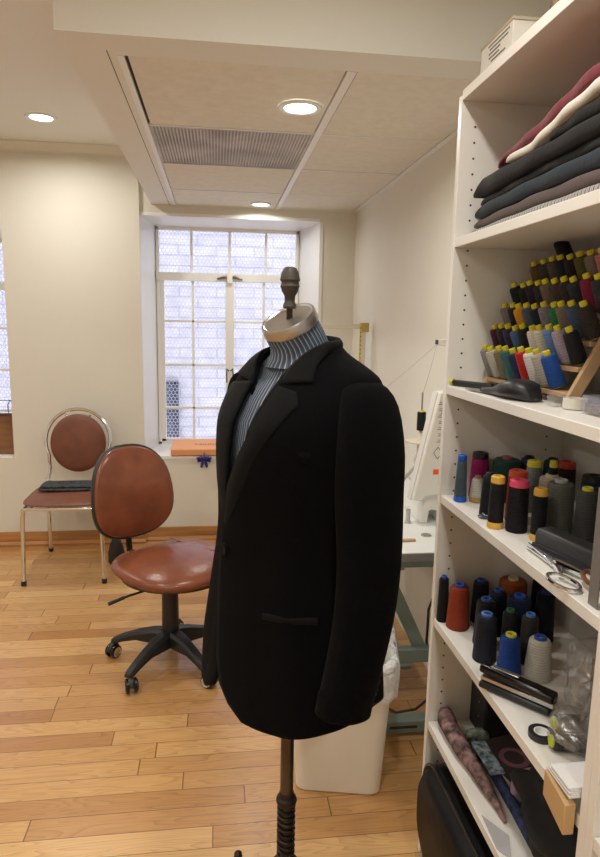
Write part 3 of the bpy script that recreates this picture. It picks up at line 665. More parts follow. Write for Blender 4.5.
# buttons, pocket, breast dart line
p = SF(th_of_y(-.044, 1.006), 1.006, .011); nb = Vector((1, -.25, 0)).normalized()
Tj = axes(p, Vector((-nb.y, nb.x, 0)), (0, 0, 1), nb)
MB().lathe([(.0005, .005), (.007, .0045), (.0105, .006), (.0128, .0045), (.0128, 0), (.0105, -.002), (.0005, -.002)], n=24, T=Tj).build('front_button', satin_m, jk)
p = SF(th_of_y(-.052, .900), .900, .010); mbh = MB(); mbh.tube([SF(th_of_y(-.056+.002*k, .9), .9, .0085) for k in range(11)], .0012, 6).build('buttonhole', satin_m, jk)
rows = []
for (dz) in (0, -.005, -.010): pass
mb = MB()
rows = [[SF(th_of_y(.063+.098*j/12, .904), .904+.010*j/12+dz, .0046+ex_) for j in range(13)] for dz, ex_ in ((.0065, -.004), (.006, .001), (0, .0025), (-.006, .001), (-.0065, -.004))]
mb.grid(rows); mb.build('pocket_welt', satin_m, jk, angle=180)
mb = MB(); rows = [[SF(th_of_y(.060+.085*j/10, 1.215), 1.205+.012*j/10+dz, .0042+ex_) for j in range(11)] for dz, ex_ in ((.0105, -.004), (.010, .0003), (-.010, .0003), (-.0105, -.004))]
mb.grid(rows); mb.build('breast_pocket', wool_m, jk, angle=180)
# ------------------------------------------------------------ trash bin
bn = thing('trash_bin', 'white rectangular plastic trash bin with a clear liner on the floor', 'bin', (.388, 1.835, 0), R(-12))
def rrect(a, b, r, n=6):
    pts = []
    for cx_, cy_, s0 in ((a-r, b-r, 0), (-a+r, b-r, 90), (-a+r, -b+r, 180), (a-r, -b+r, 270)):
        for k in range(n+1):
            t = R(s0+90*k/n); pts.append((cx_+r*math.cos(t), cy_+r*math.sin(t)))
    return pts
bin_m = mat('white_bin_plastic', srgb(228, 220, 206), .42)
rg = [[Vector((x, y, z)) for x, y in rrect(a, b, .035)] for a, b, z in ((.128, .095, 0), (.134, .10, .006), (.158, .118, .42), (.166, .126, .425), (.168, .128, .445), (.160, .120, .448), (.155, .115, .43), (.130, .094, .01))]
MB().loft(rg).build('bin_body', bin_m, bn)
rg = [[Vector((x*(1+.015*math.sin(i*1.7)), y*(1+.02*math.sin(i*2.3+z*40)), z+.006*math.sin(i*1.1))) for i, (x, y) in enumerate(rrect(a, b, .04))] for a, b, z in ((.171, .131, .34), (.174, .134, .40), (.175, .135, .44), (.168, .128, .462), (.150, .110, .45), (.146, .106, .35))]
MB().loft(rg, cap=False).build('liner', liner_m, bn, angle=180)
# ------------------------------------------------------------ sewing table
tt = thing('sewing_table', 'white topped sewing machine table on a grey-green steel stand', 'table', (0, 0, 0))
TZ = .745
MB().box(.40, XR-.004, 1.83, 2.95, TZ-.030, TZ-.002).build('table_edge', mat('grey_edging', srgb(112, 112, 112), .5), tt, bevel=.002)
MB().box(.402, XR-.006, 1.832, 2.948, TZ-.002, TZ).build('tabletop', mat('table_laminate', srgb(222, 224, 222), .35), tt, smooth=False)
mb = MB(); mb.box(.46, .84, 1.90, 1.93, TZ-.075, TZ-.03); mb.box(.46, .84, 2.80, 2.83, TZ-.075, TZ-.03); mb.box(.46, .49, 1.90, 2.83, TZ-.075, TZ-.045); mb.box(.81, .84, 1.90, 2.83, TZ-.075, TZ-.045); mb.build('top_rail', green_m, tt, bevel=.002)
for y in (1.985, 2.78):
    l = MB().box(.765, .80, y, y+.04, .05, TZ-.06).build('leg', green_m, tt, bevel=.003)
    MB().box(.50, .535, y, y+.04, .05, TZ-.06).build('leg', green_m, tt, bevel=.003)
    ft = MB().box(.46, .83, y-.005, y+.045, .018, .062).build('foot_bar', green_m, tt, bevel=.003)
    MB().box(.60, .70, y-.0062, y-.004, .036, .046).build('slot', dark_gap, ft, smooth=False)
    for x in (.48, .80): MB().lathe([(.016, 0), (.016, .012), (.006, .014), (.006, .02)], (x, y+.02, 0), 16).build('levelling_foot', blackp_m, ft)
    MB().box(.50, .80, y-.004, y+.03, .285, .335).build('crossbar', green_m, tt, bevel=.003)
mb = MB(); T = axes((.575, 2.03, .66), (0,0,1), (0,1,0), (1,0,0)); a = Vector((.575, 2.0, .60)); b = Vector((.71, 2.0, .315)); d = (b-a).normalized(); s = Vector((d.z, 0, -d.x))
mb.hexa([a-s*.022, b-s*.022, b-s*.022+Vector((0,.03,0)), a-s*.022+Vector((0,.03,0)), a+s*.022, b+s*.022, b+s*.022+Vector((0,.03,0)), a+s*.022+Vector((0,.03,0))]); mb.build('brace', green_m, tt, bevel=.002)
mb = MB(); 
for dz in (0, .035): mb.tube([(.55, 2.25, .545+dz), (.70, 2.25, .555+dz)], .005, 8)
mb.tube([(.70, 2.25, .52), (.70, 2.25, .62)], .012, 10)
mb.build('knee_lever', steel_m, tt)
for dz in (0, .04): MB().box(.69, .75, 2.22, 2.27, .54+dz, .562+dz).build('lever_pad', blackg_m, tt, bevel=.006)
pd_ = MB().box(.53, .76, 2.25, 2.55, .10, .115).build('treadle', green_m, tt, bevel=.004)
mb = MB(); mb.tube([(.80, 2.08, .70), (.79, 2.07, .55), (.745, 2.05, .45), (.74, 2.04, .33), (.76, 2.05, .25), (.775, 2.04, .12), (.72, 2.06, .055), (.66, 2.10, .018), (.6, 2.2, .006)], .005, 8); tag(mb.build('power_cable', blackp_m), 'dark grey power cable hanging down behind the sewing table crossbar', 'cable')
wc = MB(); random.seed(3)
wc.tube([(.60+.04*math.cos(k*.7)+.012*math.sin(k*1.9), 2.45+.04*math.sin(k*.9), .165+.045*math.sin(k*.63)+.0*k) for k in range(60)], .004, 6); tag(wc.build('coiled_cord', mat('white_cord', srgb(220, 216, 210), .5)), 'tangle of white cord resting on the sewing table treadle', 'cord')
# ------------------------------------------------------------ sewing machine on the table
mac = thing('sewing_machine', 'white sewing machine with slanted tall housing, printed text and an orange sticker', 'sewing machine', (.73, 2.10, TZ))
mw = mat('machine_white', srgb(226, 224, 218), .35)
T = axes((0, .055, 0), (1,0,0), (0,0,1), (0,-1,0))
MB().prism([(-.048, .09), (.03, .475), (.075, .478), (.082, .115), (.0, .10), (-.01, .085)], T, .055).build('housing', mw, mac, bevel=.008)
MB().prism([(-.052, .088), (.024, .465), (.03, .475), (-.01, .10)], axes((0, .058, 0), (1,0,0), (0,0,1), (0,-1,0)), .045).build('side_cover', mat('machine_cream', srgb(208, 206, 200), .4), mac, bevel=.002)
MB().prism([(-.01, 0), (.0, .10), (.09, .115), (.10, 0), (.06, 0), (.052, .045), (.035, .05), (.022, .045), (.018, 0)], axes((0, .15, 0), (1,0,0), (0,0,1), (0,-1,0)), .13).build('bed', mw, mac, bevel=.004)
MB().lathe([(.012, 0), (.012, .006), (.008, .008), (.008, .04), (.009, .05), (.002, .052)], (-.052, .03, 0), 16).build('thumb_post', steel_m, mac)
inkm = mat('dark_ink', srgb(70, 70, 72), .6); org = mat('orange_sticker', srgb(240, 96, 40), .5)
MB().box(.022, .043, -.0012, 0, .185, .203).build('sticker', org, mac, smooth=False)
lab = MB()
for k in range(7):      # small printed symbols
    y = .30+.022*k; lab.box(.028+.004*(k % 2), .052, -.0012, 0, y, y+.0018); lab.box(.033, .056, -.0012, 0, y+.007, y+.0085)
for k in range(5): lab.box(.040+.002*k*.5, .046, -.0012, 0, .40+.009*k, .404+.009*k)
for a_0, a_1 in (((.020, .262), (.035, .282)), ((.035, .282), (.050, .262)), ((.050, .262), (.035, .240)), ((.035, .240), (.02, .262))):
    lab.tube([(a_0[0], -.0004, a_0[1]), (a_1[0], -.0004, a_1[1])], .0010, 4)
lab.build('printed_label', inkm, mac, smooth=False)
# scraps on the table
tag(MB().prism([(0,0),(.045,.002),(.05,.018),(.004,.02)], axes((.60, 1.93, TZ), (1,0,0), (0,1,0), (0,0,1)), .006).build('wooden_scrap', woodlt_m, bevel=.001), 'small tan wooden piece on the table beside the jacket sleeve', 'wood piece')
tag(MB().lathe([(.0005,0),(.018,0),(.018,.003),(.0005,.003)], (.70, 1.99, TZ), 16).build('bobbin_case', steel_m), 'small round metal disc lying on the white table top', 'bobbin')
# thread stand with black cone
ts = thing('thread_stand', 'cream thread stand tray and rod holding a black cone by the wall', 'thread stand', (.76, 2.28, TZ))
cream = mat('cream_plastic', srgb(214, 206, 188), .5)
MB().tube([(0,0,0), (0,0,.455)], .0035, 8).build('rod', steel_m, ts)
MB().lathe([(.002, .225), (.012, .228), (.014, .262), (.055, .266), (.056, .271), (.014, .272), (.011, .30), (.003, .312)], n=28).build('tray', cream, ts)
MB().lathe([(.002, .180), (.022, .184), (.024, .20), (.012, .225)], n=20).build('clamp', cream, ts)
MB().tube([(.0, 0, .19), (-.12, .05, .02), (-.13, .055, 0)], .006, 8).build('strut', steel_m, ts)
tcn = thing('thread_cone', 'slim black thread cone standing on the cream thread stand tray', 'thread cone', (.76, 2.28, TZ+.312))
MB().lathe([(.0165, 0), (.0165, .004), (.0165, .066), (.014, .070), (.0045, .070), (.0045, 0)], n=24).build('thread_winding', thread('black', (20, 20, 24)), tcn)
MB().lathe([(.012, .069), (.010, .074), (.0045, .075), (.0045, .069)], n=20).build('core', mat('yellow_core', srgb(212, 196, 60), .5), tcn)
ta = thing('thread_guide_arm', 'white thread guide arm projecting from the wall above the machine', 'thread guide', (.79, 2.25, 1.385))
mb = MB(); mb.hexa([(0,0,-.010),(0,.008,-.010),(XR-.79,.008,-.016),(XR-.79,0,-.016),(0,0,.010),(0,.008,.010),(XR-.79,.008,.018),(XR-.79,0,.018)]); mb.build('arm', mw, ta, bevel=.002)
MB().lathe([(.003, -.006), (.006, -.006), (.006, .010), (.003, .010)], (.005, .004, 0), 12).build('eyelet', inkm, ta)
mb = MB(); mb.tube([(.795, 2.254, 1.375), (.778, 2.266, 1.28), (.761, 2.28, 1.195), (.760, 2.28, 1.127)], .0006, 5); mb.tube([(.795, 2.254, 1.377), (.73, 2.4, 1.27), (.66, 2.55, 1.16), (.60, 2.6, 1.02)], .0006, 5)
tag(mb.build('loose_thread', mat('grey_thread', srgb(150, 146, 140), .6)), 'fine threads strung from the guide arm to the black cone', 'thread')
# ------------------------------------------------------------ rack post with tape measure
rk = thing('garment_rail', 'white metal rail with square post standing in the corner by the window', 'rail', (.83, 3.60, 0))
rm = mat('rail_paint', srgb(214, 208, 190), .4)
MB().box(-.013, .013, -.013, .013, .012, 1.43).build('post', rm, rk, bevel=.002)
MB().box(-.30, .02, -.012, .012, 1.417, 1.443).build('crossbar', rm, rk, bevel=.003)
MB().box(-.012, .030, -.018, .018, 1.400, 1.452).build('corner_joint', mat('worn_brass_joint', srgb(180, 158, 90), .4, .4), rk, bevel=.004)
MB().box(-.16, .05, -.16, .16, 0, .014).build('foot_plate', rm, rk, bevel=.003)
yel = mat('yellow_tape', srgb(214, 190, 84), .5)
tm = thing('tape_measure', 'yellow cloth tape measure hanging over the corner of the rail', 'tape measure', (.83, 3.60, 0))
mb = MB(); xs = -.0195; mb.box(xs-.006, xs+.004, -.021, -.0195, 1.05, 1.45); mb.box(xs-.006, xs+.004, -.021, .021, 1.4525, 1.4545); mb.build('tape', yel, tm, smooth=False)
mb = MB()
for k in range(16): mb.box(xs-.003, xs+.004, -.0218, -.0208, 1.06+.024*k, 1.065+.024*k)
mb.build('graduations', inkm, tm, smooth=False)
# ------------------------------------------------------------ window sill box and rosette
sb = thing('paper_box', 'flat orange paper box lying on the sill of the window', 'box', (-.12, 4.255, 0), R(0))
orange = mat('orange_card', srgb(226, 158, 104), .55, bump=.1)
bx = MB(); bx.hexa([(-.18,-.13,.577),(.30,-.13,.577),(.30,.12,.598),(-.18,.12,.598),(-.18,-.13,.617),(.30,-.13,.617),(.30,.12,.640),(-.18,.12,.640)]); bx.build('lid', orange, sb, bevel=.003)
mb = MB()
ck = mat('brown_ink', srgb(118, 60, 34), .6)
for k, wd in enumerate((.008, .010, .009, .010, .006, .009, .010, .008, .009, .010)):
    x0 = -.025+.0165*k; y0 = -.03; z_ = .6172+.092*(y0+.13)
    if k % 3 == 0: mb.box(x0, x0+.0022, y0, y0+.034, z_, z_+.0040); mb.box(x0, x0+wd, y0+.026, y0+.034, z_+.0022, z_+.0042)
    elif k % 3 == 1: mb.box(x0, x0+.0022, y0, y0+.034, z_, z_+.0040); mb.box(x0+wd-.002, x0+wd, y0, y0+.034, z_, z_+.0040)
    else: mb.box(x0, x0+wd, y0, y0+.008, z_, z_+.0016); mb.box(x0, x0+wd, y0+.026, y0+.034, z_+.0022, z_+.0042)
mb.build('printed_lettering', ck, sb, smooth=False)
rs = thing('ribbon_rosette', 'dark blue ribbon bow hanging below the orange box on the sill', 'ribbon', (-.085, 4.112, .548)); rs.scale = (1.35, 1.35, 1.35)
rb = mat('blue_ribbon', srgb(24, 36, 130), .35)
mb = MB()
for s in (-1, 1):
    mb.tube([(0,0,.01), (s*.014, -.01, .016), (s*.028, -.008, .012), (s*.026, -.004, -.002), (s*.008, -.002, .0)], [.005, .010, .012, .010, .006], 8, flat=.7)
    mb.tube([(0,0,0), (s*.008, -.004, -.015), (s*.014, -.002, -.034)], [.006, .010, .009], 8, flat=.6)
mb.lathe([(.001, -.008), (.008, -.004), (.009, .004), (.001, .010)], (0, -.006, .004), 12); mb.build('bow', rb, rs)
mb = MB(); mb.tube([(0, 0, .01), (0, -.001, .022), (0, .003, .038)], .0025, 6).build('ribbon_tail', rb, rs)
wbx = thing('wooden_board', 'brown wooden board standing on the sill of the left window', 'board', (-1.40, 4.20, .574))
MB().box(-.30, .18, 0, .02, .006, .258).build('panel', mat('brown_board', srgb(132, 90, 58), .5, var=.25, vscale=10, stretch=(.3,1,3)), wbx, bevel=.003)
MB().box(-.30, .18, -.004, .024, .258, .270).build('top_edge', mat('dark_board_edge', srgb(84, 56, 38), .5), wbx, bevel=.002)
wh = thing('wire_hanger', 'thin dark wire hook rising behind the brown board on left sill', 'hook', (-1.345, 4.30, .60))
MB().tube([(0,0,0), (0,0,.29), (.015,0,.315), (.03,0,.30)], .003, 6).build('wire', blackg_m, wh)
MB().tube([(-.12,0,.312), (.10,0,.318)], .0025, 6).build('crosswire', blackg_m, wh)
# ------------------------------------------------------------ bookcase
BT = .018
def bookcase(ynear, yfar, label, full=True):
    t = thing('bookcase', label, 'bookcase', (0, 0, 0), 0)
    top = ZT+.018
    for i, (a, b) in enumerate(((yfar, yfar+BT), (ynear-BT, ynear))):
        pn = MB().box(XS, XR-.002, a, b, 0, ZT+.012 if i == 0 else ZT+.012).build('side_panel', lam_m, t, bevel=.001)
        if full:
            hm = MB(); yy = a if i == 0 else b
            s = -1 if i == 0 else 1
            for xx in (XS+.035, XR-.055):
                for k in range(52):
                    zz = .14+.0345*k
                    if any(abs(zz-(zq-.01)) < .016 for zq in (Z1, Z2, Z3, Z4, Z5)): continue
                    Th = axes((xx, yy, zz), (1,0,0), (0,0,1), (0, -s, 0))
                    hm.prism([(.0026*math.cos(2*pi*q/8), .0026*math.sin(2*pi*q/8)) for q in range(8)], Th, -.0004)
            hm.build('peg_hole', dark_gap, pn, smooth=False)['kind'] = 'stuff'
    MB().box(XR-.008, XR-.002, ynear, yfar, .06, ZT).build('back_panel', lam_m, t, smooth=False)
    for z in (Z1, Z2, Z3, Z4, Z5, .085):
        MB().box(XS+.002, XR-.008, ynear+.0005, yfar-.0005, z-.022, z-.0006).build('shelf', lam_m, t, bevel=.0012)
    MB().box(XS+.0005, XR-.002, ynear+.0005, yfar-.0005, ZT, ZT+.022).build('top_board', lam_m, t, bevel=.0012)
    MB().box(XS+.03, XS+.045, ynear, yfar, 0, .063).build('plinth', lam_m, t, smooth=False)
    return t
bookcase(YN, YF, 'tall white laminate bookcase filled with cloth and thread against the right wall')
bookcase(YN-.036-.70, YN-.036-.0002, 'empty white laminate bookcase nearest the camera, only its front edge showing', False)
for x in (XS+.06, XR-.08):
    pass
# items on the top of the bookcase
tb = thing('label_box', 'small white carton with printed label on top of the bookcase', 'box', (XS+.006, 1.335, ZT+.022), R(0))
cardw = mat('white_card', srgb(206, 202, 192), .6)
MB().box(0, .085, -.075, .075, 0, .054).build('carton', cardw, tb, bevel=.001)
MB().box(-.001, .086, -.0765, .0765, .050, .0555).build('lid', mat('card_edge', srgb(170, 158, 138), .7), tb, smooth=False)
mb = MB()
for k, (l0, l1) in enumerate(((-.06, .035), (-.055, .03), (-.02, .03), (-.015, .032), (-.045, .02))):
    z0 = .041-.008*k; y = l0
    while y < l1: mb.box(-.0006, 0, y, y+.004, z0, z0+.003); y += .0062
mb.build('label_print', inkm, tb, smooth=False)
bs = thing('storage_basket', 'brown rimmed dark box on top of the bookcase, nearest the camera', 'box', (XS+.05, 1.10, ZT+.022))
MB().box(0, .16, -.10, .10, 0, .10).build('box_body', mat('brown_card', srgb(150, 122, 92), .7), bs, bevel=.006)
MB().box(-.004, .0, -.07, .07, .01, .085).build('front_panel', mat('dark_patterned', srgb(48, 46, 62), .7, var=.4, vscale=60), bs, smooth=False)
pw = thing('plastic_clip', 'white plastic cap on the front edge of the bookcase top', 'clip', (XS-.006, 1.002, ZT+.012))
MB().box(-.004, .012, -.014, .014, -.014, .014).build('cap', trimw_m, pw, bevel=.005)
# shelf 1: folded cloth
def folded(name, label, m, pts, x0=XS+.035, x1=XR-.03, sag=.004, nose=.6, group='folded cloth on the upper shelf', wob=.002):
    """pts: list of (y, z_bottom, z_top) from far to near"""
    ys_ = [p[0] for p in pts]; a = np.linspace(ys_[0], ys_[-1], 34); o = MB(); rings = []
    order = np.argsort(ys_)
    for i, y in enumerate(a):
        zb = float(np.interp(y, np.array(ys_)[order], np.array([p[1] for p in pts])[order])); zt = float(np.interp(y, np.array(ys_)[order], np.array([p[2] for p in pts])[order]))
        e = min(1, (i+.35)/3.0); e = math.sqrt(1-(1-e)**2); h = (zt-zb)/2*e; zc = (zt+zb)/2; ring = []; fx_ = x0+.010*(1-e)+wob*math.sin(i*.8+zb*90)
        m_ = 12
        for k in range(m_+1):
            t = -pi/2+pi*k/m_; ring.append(Vector((fx_+h*nose*(1-math.cos(t)), y, zc+h*math.sin(t))))
        for k in range(5):
            q = (k+1)/5; ring.append(Vector((fx_+h*nose+(x1-fx_-h*nose)*q, y, zc+h-sag*math.sin(q*3)*.5)))
        for k in range(5):
            q = 1-(k)/5; ring.append(Vector((fx_+h*nose+(x1-fx_-h*nose)*q, y, zc-h)))
        rings.append(ring)
    o.loft(rings); ob = o.build(name, m, angle=180); return tag(ob, label, 'cloth', group)
yn = YN+.012
stw = stripe_mat('grey_striped_cloth', srgb(170, 166, 162), srgb(88, 86, 92), .011, .3, 'Y')
folded('folded_cloth', 'thin grey and white striped folded cloth, lowest in the stack', stw, [(1.475, Z1, Z1+.012), (1.2, Z1, Z1+.017), (yn, Z1, Z1+.018)], x0=XS+.026)
folded('folded_cloth', 'grey-brown folded cloth just above the striped one', mat('grey_brown_cloth', srgb(84, 72, 70), .85, bump=.6, bscale=120), [(1.462, Z1+.013, Z1+.032), (1.2, Z1+.0175, Z1+.042), (yn, Z1+.0185, Z1+.044)], x0=XS+.03)
folded('folded_cloth', 'dark slate blue folded cloth in the middle of the stack', mat('slate_blue_cloth', srgb(32, 42, 52), .85, bump=.6, bscale=120), [(1.464, Z1+.033, Z1+.062), (1.2, Z1+.043, Z1+.072), (yn, Z1+.045, Z1+.077)], x0=XS+.028)
folded('folded_cloth', 'charcoal black folded cloth directly above the slate blue one', mat('charcoal_cloth', srgb(20, 20, 23), .85, bump=.6, bscale=120), [(1.452, Z1+.063, Z1+.078), (1.2, Z1+.073, Z1+.090), (yn, Z1+.078, Z1+.098)], x0=XS+.038)
folded('folded_cloth', 'thick black folded cloth lying under the white one', mat('black_cloth', srgb(13, 13, 15), .8, bump=.6, bscale=120), [(1.466, Z1+.079, Z1+.105), (1.425, Z1+.080, Z1+.124), (1.2, Z1+.091, Z1+.122), (yn, Z1+.099, Z1+.130)], x0=XS+.026)
folded('folded_cloth', 'bulging black cloth tucked in the fold of the white one', MATS['black_cloth'], [(1.150, Z1+.126, Z1+.134), (1.10, Z1+.126, Z1+.145), (1.0, Z1+.1285, Z1+.159), (yn, Z1+.132, Z1+.164)], x0=XS+.034)
whm = mat('white_cloth', srgb(214, 210, 202), .8, bump=.5, bscale=80)
folded('folded_cloth', 'white folded cloth draped over the black bulging one', whm, [(1.318, Z1+.126, Z1+.138), (1.20, Z1+.124, Z1+.141), (1.16, Z1+.135, Z1+.152), (1.08, Z1+.151, Z1+.170), (1.0, Z1+.161, Z1+.181), (yn, Z1+.166, Z1+.186)], x0=XS+.03)
folded('folded_cloth', 'burgundy red cloth on top of the stack', mat('burgundy_cloth', srgb(108, 12, 36), .8, bump=.5, bscale=90, sheen=.2), [(1.365, Z1+.125, Z1+.140), (1.325, Z1+.139, Z1+.150), (1.19, Z1+.147, Z1+.172), (1.16, Z1+.154, Z1+.180), (1.04, Z1+.178, Z1+.206), (1.0, Z1+.183, Z1+.209), (yn, Z1+.187, Z1+.206)], x0=XS+.034)
# ------------------------------------------------------------ thread cones
GOLD = (214, 168, 66); BLUE = (30, 88, 190); YEL = (206, 196, 56)
def cone(x, y, z, h, r0, r1, rgb, cname, label, core=None, kind='cone', group=None, base=None, corename=None, tilt=None):
    t = thing('thread_cone' if kind != 'spool' else 'thread_spool', label, 'thread', (x, y, z), 0, group)
    k0 = .012 if base else .0
    prof = [(r0*.96, k0), (r0, k0+.003), (r0, k0+h*.04)]
    prof += [(r0+(r1-r0)*q, k0+(h-k0)*q) for q in (.25, .5, .75, .93)]
    prof += [(r1*.97, h-.003), (r1*.85, h)]
    cr_ = min(r1*.55, .0125); prof += [(cr_, h+.0005)]
    MB().lathe(prof, n=26).build('thread_winding', thread(cname, rgb), t)
    if core:
        cm_ = mat('core_%d_%d_%d' % core, srgb(*core), .45)
        hh = .006 if kind == 'cone' else .010
        if kind == 'capped': MB().lathe([(r1*.9, h-.002), (r1*1.0, h), (r1*.95, h+.012), (r1*.8, h+.014), (r1*.45, h+.014), (r1*.42, h+.006), (.001, h+.006)], n=24, cap=False).build('core', cm_, t)
        else:
            MB().lathe([(cr_*1.05, h-.002), (cr_*1.05, h+hh), (cr_*.9, h+hh+.001), (cr_*.62, h+hh), (cr_*.6, h+hh-.010)], n=20, cap=False).build('core', cm_, t)
            MB().lathe([(cr_*.6, h+hh-.009), (.0005, h+hh-.009)], n=20, cap=False).build('core_hole', dark_gap, t)
    if base: MB().lathe([(r0*1.0, 0), (r0*1.06, .002), (r0*1.03, .010), (r0*.98, k0+.001)], n=26).build('base_ring', mat('core_%d_%d_%d' % base, srgb(*base), .45), t)
    return t
G3 = 'thread cones on the shelf under the wooden spool rack'; G4 = 'thread cones on the fourth shelf'
cone(0.585, 1.434, Z3, 0.101, 0.015, 0.011, (70, 84, 92), 'slate', 'slim slate grey cone with bright blue cap and base', BLUE, 'capped', G3, BLUE)
cone(0.645, 1.467, Z3, 0.1, 0.024, 0.02, (140, 22, 88), 'magenta', 'magenta thread cone behind the small white cone', (24, 20, 28), 'capped', G3)
cone(0.625, 1.428, Z3, 0.057, 0.018, 0.013, (200, 196, 184), 'offwhite', 'small off-white cone with sloping shoulders in front of the magenta one', (170, 140, 110), 'cone', G3, (186, 148, 96))
cone(0.702, 1.44, Z3, 0.102, 0.036, 0.033, (34, 62, 56), 'bottle_green', 'wide bottle green thread cone with dull pink core, behind the navy black one', (150, 80, 84), 'cone', G3)
cone(0.603, 1.317, Z3, 0.092, 0.018, 0.014, (22, 24, 34), 'navy_black', 'navy black cone squeezed behind the first yellow-ended black cone', (30, 40, 60), 'cone', G3)
cone(0.584, 1.233, Z3, 0.098, 0.0165, 0.0148, (18, 18, 20), 'black', 'black cone with yellow top and base nearest the white cone', GOLD, 'capped', G3, GOLD)
cone(0.648, 1.272, Z3, 0.1, 0.023, 0.0205, (168, 32, 30), 'red', 'bright red cone behind the pink-topped black cone', (206, 84, 52), 'capped', G3)
cone(0.619, 1.208, Z3, 0.096, 0.0225, 0.02, (20, 19, 22), 'black', 'broad black cone with pink top', (226, 80, 116), 'capped', G3)
cone(0.636, 1.15, Z3, 0.093, 0.015, 0.0138, (24, 24, 27), 'black', 'slim black cone with yellow ends beside the large grey-green cone', GOLD, 'capped', G3, GOLD)
cone(0.764, 1.45, Z3, 0.1, 0.023, 0.02, (44, 36, 92), 'violet', 'dark violet cone at the back beside the teal one', (30, 26, 60), 'cone', G3)
cone(0.812, 1.425, Z3, 0.1, 0.023, 0.02, (34, 70, 66), 'teal', 'dark teal cone deepest in the back row', (30, 50, 50), 'cone', G3)
cone(0.723, 1.345, Z3, 0.105, 0.021, 0.017, (118, 122, 124), 'mid_grey', 'mid grey cone with bright yellow top', YEL, 'capped', G3)
cone(0.72, 1.262, Z3, 0.1, 0.028, 0.025, (164, 152, 138), 'beige', 'wide beige cone behind the grey-green one', (190, 180, 160), 'cone', G3)
cone(0.722, 1.262, Z3+.107, 0.016, 0.0095, 0.0085, (24, 24, 26), 'black', 'tiny black bobbin with yellow top standing on the beige cone', YEL, 'capped', G3)
cone(0.776, 1.3, Z3, 0.112, 0.022, 0.019, (38, 30, 32), 'brown_black', 'brown-black cone with red top behind the beige one', (176, 52, 42), 'capped', G3)
cone(0.698, 1.186, Z3, 0.108, 0.029, 0.026, (92, 94, 88), 'grey_green', 'large grey-green cone with clear top in the front row', (160, 162, 164), 'cone', G3)
cone(0.716, 1.12, Z3, 0.108, 0.0225, 0.018, (70, 71, 72), 'dark_grey', 'dark grey cone with yellow core at the right', YEL, 'cone', G3)
cone(0.778, 1.197, Z3, 0.105, 0.028, 0.025, (26, 62, 96), 'petrol_blue', 'petrol blue cone with black core at the back right', (22, 22, 26), 'capped', G3)
cone(0.727, 1.072, Z3, 0.108, 0.017, 0.015, (186, 184, 182), 'pale_grey', 'pale grey cone at the near end, cut by the picture edge', (210, 210, 208), 'capped', G3)
so = thing('thread_cutter', 'small dark blue disc shaped gadget at the foot of a cone', 'gadget', (.590, 1.300, Z3))
MB().lathe([(.0005, 0), (.014, 0), (.015, .003), (.010, .006), (.0005, .007)], n=20).build('disc', mat('slate_plastic', srgb(58, 70, 86), .3), so)
MB().box(-.002, .002, -.010, .010, .0065, .009).build('blade', chrome_m, so, smooth=False)
# fourth shelf
CB = (44, 84, 168)
cone(0.574, 1.477, Z4, 0.115, 0.0145, 0.012, (20, 22, 28), 'black', 'slim black cone with blue core in the far corner', CB, 'cone', G4)
cone(0.601, 1.440, Z4, 0.108, 0.029, 0.0235, (142, 56, 34), 'rust', 'rust red thread cone with blue core', CB, 'cone', G4)
cone(0.668, 1.464, Z4, 0.108, 0.022, 0.019, (26, 26, 34), 'navy_black', 'navy black cone behind the rust cone', CB, 'cone', G4)
cone(0.685, 1.4, Z4, 0.108, 0.024, 0.02, (28, 34, 50), 'midnight', 'midnight blue cone in the second row from the wall side', CB, 'cone', G4)
cone(0.747, 1.45, Z4, 0.116, 0.037, 0.034, (138, 70, 34), 'burnt_orange', 'broad burnt orange cone with cream core at the back', (206, 190, 160), 'cone', G4)
cone(0.632, 1.35, Z4, 0.11, 0.0265, 0.0215, (38, 38, 46), 'charcoal', 'charcoal cone with blue core behind the tall dark one', (72, 108, 190), 'cone', G4)
cone(0.604, 1.282, Z4, 0.106, 0.027, 0.022, (30, 34, 46), 'ink', 'ink dark cone with blue core between rust and royal blue', (80, 128, 210), 'cone', G4)
cone(0.714, 1.348, Z4, 0.116, 0.031, 0.027, (30, 42, 72), 'navy', 'wide navy cone with large blue core in the middle', (40, 86, 190), 'cone', G4)
cone(0.664, 1.292, Z4, 0.108, 0.019, 0.016, (30, 34, 36), 'green_black', 'green-black cone with green core behind the white cone', (44, 110, 70), 'cone', G4)
cone(0.698, 1.262, Z4, 0.11, 0.022, 0.018, (58, 54, 52), 'taupe_dark', 'dark taupe cone with light blue core behind the white cone', (80, 134, 206), 'cone', G4)
cone(0.784, 1.355, Z4, 0.12, 0.025, 0.021, (28, 28, 34), 'navy_black', 'near black cone with blue core under the shelf at the back', (34, 60, 130), 'cone', G4)
cone(0.812, 1.43, Z4, 0.12, 0.024, 0.021, (22, 22, 25), 'black', 'plain black cone at the very back of the fourth shelf', (30, 30, 34), 'cone', G4)
cone(0.634, 1.222, Z4, 0.086, 0.0265, 0.02, (30, 66, 140), 'royal', 'royal blue cone with yellow core at the shelf front', (220, 214, 80), 'cone', G4)
cone(0.69, 1.2, Z4, 0.088, 0.03, 0.0225, (204, 200, 190), 'cream_white', 'white thread cone with blue core behind the stapler', (40, 80, 170), 'cone', G4)
